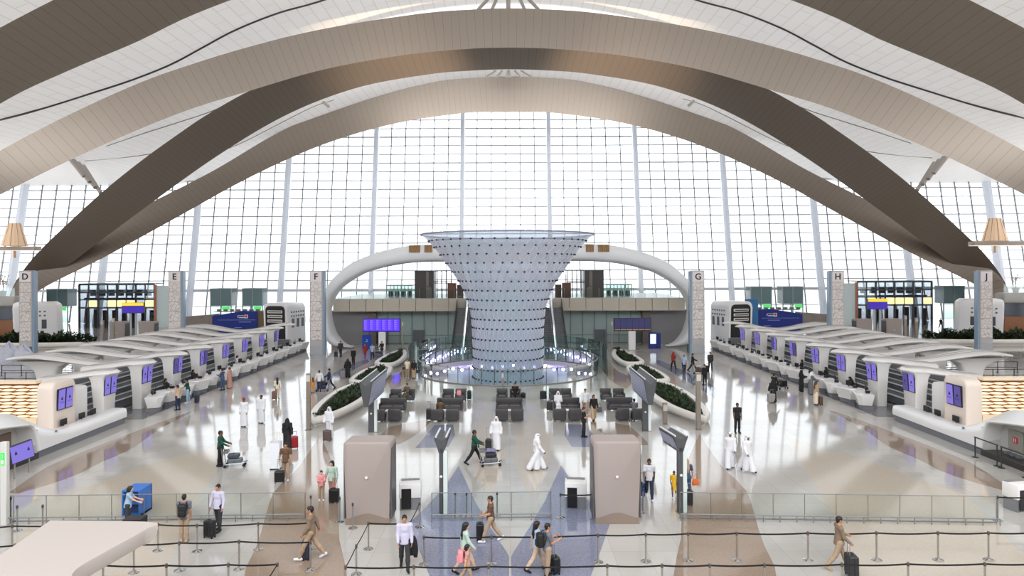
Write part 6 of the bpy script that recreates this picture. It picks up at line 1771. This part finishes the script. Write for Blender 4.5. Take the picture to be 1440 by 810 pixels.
suitcase('dark upright bag beside the man in the grey suit', (472.5,502.5), 170, CH, .36, .6, .26, .25)
p = person('woman in dark red coat beneath the violet departures board', (513.5,504.5), 175, 'walk', 'jacket+trousers+long', ['red','red'], 1.7)
p = person('man in light blue shirt beneath the violet departures board', (523.5,505.5), 185, 'walk2', 'tee+trousers+short', ['lightblue','navy'], 1.76)
p = person('person in dark jacket pushing a trolley near the violet board', (537,501), 170, 'push', 'shirt+trousers+short', ['black','charcoal'], 1.74)
t = trolley('luggage trolley near the violet departures board', (533,505.5), 170)
load(t, [('wide grey case on the trolley near the violet board', 0,.05,.16,.8,.45,.6,(86,90,98)), ('dark case on top of the trolley near the violet board', 0,.05,.66,.7,.2,.5,(50,52,60))])
p = person('man in white top with a shoulder bag right of the planters', (573,532), 175, 'stand', 'tee+trousers+short', ['cream','khaki',None,'white'], 1.74)
handbag('black bag at the hip of the man in the white top', Vector((p.location.x-.32, p.location.y-.05, .8)), 20, B_('black'), .3, .24)
p = person('woman in black top and beige skirt right of the planters', (582,533), 185, 'stand', 'shirt+skirt+shayla', ['black','khaki','black'], 1.68)
handbag('black bag of the woman in the beige skirt', Vector((p.location.x+.36, p.location.y-.05, .55)), 10, B_('black'), .32, .3)
# ---- far floor, right
p = person('woman with red top and black trousers walking away on the far right', (947,519.5), 10, 'walk', 'shirt+trousers+shayla', ['red','black','red'], 1.7)
p = person('man in light blue tee and navy trousers on the far right floor', (962,525), 170, 'walk2', 'tee+trousers+short', ['lightblue','navy'], 1.78)
p = person('man in black pushing a loaded trolley on the far right floor', (974,522.5), -100, 'push', 'shirt+trousers+short', ['black','black'], 1.76)
t = trolley('luggage trolley pushed on the far right floor', (982,526), -110)
load(t, [('big brown case on the far right trolley', 0,.05,.16,.6,.4,.6,(72,58,52)), ('cream bag on top of the far right trolley load', 0,.05,.6,.5,.16,.4,(196,186,170))])
p = person('man in dark clothes with a backpack walking away at pillar G', (999,521.5), 170, 'walk', 'shirt+trousers+short', ['charcoal','charcoal'], 1.84)
backpack('dark backpack on the man walking at pillar G', p, 'walk', B_('grey'))
p = person('worker in black uniform behind the right tall pole', (991,541.5), 15, 'stand', 'shirt+trousers+cap', ['black','black','black'], 1.72)
suitcase('black case standing between the far right walkers', (994,524), 10, BK, .4, .6, .26, .2)
# ---- seated
SEAT = .47
def seated(label, x, y, face, outfit, cols, skin='tan'):
    return person(label, None, face, 'sit', outfit, cols, 1.74, skin, True, (x, y, 0))
pr_ = P(724.5, 560, 51.2); seated('man in black seated in the rear armchair of the middle group', pr_.x, 50.95, 180, 'shirt+trousers+short', ['black','black'])
ps = P(784.5, 578, 47.6); seated('man in white robe seated at the left end of the fourth sofa', ps.x, 47.35, 180, 'none+robe+ghutra', ['white','white','white'])
pr_ = P(575, 560, 51.2); seated('person in dark patterned clothes seated at the rear of the far left group', pr_.x-.1, 50.95, 150, 'shirt+trousers+short', ['camo','camo'])
ps = P(626, 593, 44.4); seated('person with dark hair seated in the right front armchair of the second group', P(637, 593, 44.4).x-.85, 44.75, 0, 'shirt+trousers+short', ['brown','brown'])
ps = P(893, 593, 44.4); seated('person in grey seated in the right front armchair of the far right group', ps.x, 44.7, 0, 'shirt+trousers+short', ['grey','khaki'])
suitcase('black case standing left of the fourth seating group', (764,562), 180, BK, .5, .6, .28, .0)
suitcase('dark case with raised handle beside the seated robed man', (773,577.5), 180, CH, .42, .6, .28, .55)
suitcase('black case standing right of the second seating group', (660,562), 180, BK, .32, .62, .28, .0)
suitcase('dark case at the left front armchair of the second seating group', (603,591), 180, CH, .34, .7, .26, .45)
suitcase('black bag on the floor right of the middle seating group rear', (735.5,561), 180, BK, .4, .4, .3, .0)
suitcase('black case at the right front armchair of the far right group', (905,592), 180, BK, .34, .42, .26, .0)
handbag('pink bag lying on the right rear armchair of the second group', Vector((P(645.5, 560, 51).x, 51.0, .47)), 170, B_('pink'), .34, .34, .14, .06)
# white stand between the left walkers
g = G(388, 659)
t = thing('umbrella_stand', 'white box stand with white sticks beside the woman in black', 'stand', (g.x, g.y, 0))
b = MB(); b.loft([[(x*k, y*k, z) for x, y in rrect(-.25, .25, -.22, .22, .03, 2)] for z, k in ((0,1),(1.35,1.0))], cap=False); b.loft([[(x, y, z) for x, y in rrect(-.25, .25, -.22, .22, .03, 2)] for z in (0, .06)]); b.build('box', mat('white box stand', (226,228,234), .4), t)
for k in range(5):
    b = MB(); x = -.15+.075*k; b.tube([(x, -.02*k, .1), (x+.05*(k-2)*.4, .03, 1.75+.05*(k % 2))], .016, 5); b.sphere((x+.05*(k-2)*.4, .03, 1.78+.05*(k % 2)), .03, 5); b.build('stick', WHITE, t)
# ---- check-in, left
def ci(sg, uv, *a, **k): return person(a[0], uv, *a[1:], **k)
ci(-1, (250,577), 'man in beige top with a dark backpack at the left check-in desks', 75, 'phone', 'jacket+trousers+short', ['beige','navy',None], 1.76)
pq = ci(-1, (264.5,567), 'man in dark green tee leaning to the left check-in desk', 100, 'reach', 'tee+trousers+short', ['green','lightblue',None,'white'], 1.76)
suitcase('navy suitcase right of the man in dark green at check-in', (277,567), 95, NV, .36, .6, .26, .4)
ci(-1, (313,549), 'man in blue grey shirt at the left check-in desks', 80, 'both', 'shirt+trousers+short', ['denim','denim'], 1.76)
ci(-1, (323,546), 'person in long rose robe at the left check-in desks', 85, 'stand', 'none+robe+short', ['rose','rose'], 1.72)
for i, (y, lab, c) in enumerate(((51.6,'agent in black behind the fourth left check-in desk','black'), (56.1,'agent in black behind the fifth left check-in desk','black'), (65.2,'agent in white behind the seventh left check-in desk','white'))):
    person(lab, None, -90, 'both', 'shirt+trousers+long', [c,'black'], 1.66, 'tan', True, (-26.0, y, 0))
# ---- check-in, right
person('woman in black robe before the right check-in row with a grey suitcase', (1087,566), -10, 'hold', 'none+robe+shayla', ['black','black','black'], 1.66)
suitcase('grey suitcase of the woman in black before the right check-in row', (1084.5,566.5), 0, (150,146,142), .5, .62, .3, .3)
person('person in black behind the robed woman before the right check-in row', (1088.5,558), -60, 'pushst', 'shirt+trousers+short', ['black','black'], 1.76)
t = trolley('luggage trolley before the right check-in row', (1099,547), -70)
load(t, [('large black case on the trolley before the right check-in row', 0,.05,.16,.6,.5,.6,BK)])
person('woman in long black robe at the right check-in desks', (1127,551), -85, 'both', 'none+robe+shayla', ['black','black','black'], 1.70)
person('man in pale robe with headscarf leaning on a right check-in desk', (1140,555), -85, 'reach', 'none+robe+ghutra', ['grey','grey','white'], 1.74)
person('woman with brown hair and sand coat at the right check-in desks', (1147.5,570), -80, 'stand', 'jacket+skirt+long', ['tan','cream',HAIRB], 1.7, 'light')
suitcase('brown suitcase beside the woman in the sand coat', (1153.5,570), -80, (96,72,60), .36, .6, .24, .3)
for y, lab in ((56.1,'agent in black robe behind the fourth right check-in desk'), (51.6,'agent in black robe leaning over the third right check-in desk'), (60.7,'agent in black behind the fifth right check-in desk')):
    person(lab, None, 90, 'lean' if 'leaning' in lab else 'both', 'none+robe+shayla' if 'robe' in lab else 'shirt+trousers+long', ['black','black','black' if 'robe' in lab else None], 1.68, 'tan', True, (26.0, y, 0))
person('tiny distant person in black before the right framed hall', None, 180, 'walk', 'shirt+trousers+short', ['black','black'], 1.75, 'tan', True, (P(1323, 440, 108).x, 108, 0))
# ================================================================== LIGHT
w = bpy.data.worlds.new('sky'); SC.world = w; w.use_nodes = True
bg = w.node_tree.nodes['Background']; bg.inputs[0].default_value = (.93, .965, 1.0, 1); bg.inputs[1].default_value = 1.6
for i, (x, y) in enumerate(((-80, 44), (80, 44), (-80, 88), (80, 88))):  # added fill lamps out of view, brightening the ceiling from both sides
    l = bpy.data.lights.new('side_fill', 'AREA'); l.shape = 'RECTANGLE'; l.size = 6; l.size_y = 26; l.energy = 1500; l.color = (1, .95, .9)
    o = bpy.data.objects.new('side_fill', l); COL.objects.link(o); o.location = (x, y, 7)
    o.rotation_euler = (PI, math.radians(38)*(1 if x > 0 else -1), 0)
l = bpy.data.lights.new('rear_fill', 'AREA'); l.shape = 'RECTANGLE'; l.size = 56; l.size_y = 16; l.energy = 11000; l.color = (.96, .98, 1.0)  # added fill behind the viewer, lighting faces turned to the camera
o = bpy.data.objects.new('rear_fill', l); COL.objects.link(o); o.location = (0, -14, 33); o.rotation_euler = (math.radians(68), 0, 0)
for x in (-4.5, 4.5):  # added spots that warm the apex of the crossing arch
    l = bpy.data.lights.new('arch_warm_fill', 'SPOT'); l.energy = 30000; l.color = (1, .74, .5); l.spot_size = math.radians(44); l.spot_blend = 1; l.shadow_soft_size = .6
    o = bpy.data.objects.new('arch_warm_fill', l); COL.objects.link(o); o.location = (x, 68, 12.0)
    o.rotation_euler = Vector((x*1.9, 15.5, 20.5)).to_track_quat('-Z', 'Y').to_euler()
l = bpy.data.lights.new('rear_arch_fill', 'AREA'); l.shape = 'RECTANGLE'; l.size = 44; l.size_y = .6; l.energy = 3600; l.color = (.95, .98, 1)  # unseen fill, added to lighten the rear arch and facade posts
o = bpy.data.objects.new('rear_arch_fill', l); COL.objects.link(o); o.location = (0, 84, 38.6); o.rotation_euler = (math.radians(84), 0, 0)
SC.view_settings.view_transform = 'Standard'; SC.view_settings.look = 'None'
SC.view_settings.exposure = 0.78; SC.view_settings.gamma = 1; SC.view_settings.use_curve_mapping = False
SC.cycles.max_bounces = 8; SC.cycles.transparent_max_bounces = 16; SC.cycles.diffuse_bounces = 4
SC.cycles.glossy_bounces = 3; SC.cycles.transmission_bounces = 4
SC.cycles.caustics_reflective = False; SC.cycles.caustics_refractive = False
SC.cycles.sample_clamp_indirect = 8
SC.cycles.use_denoising = True
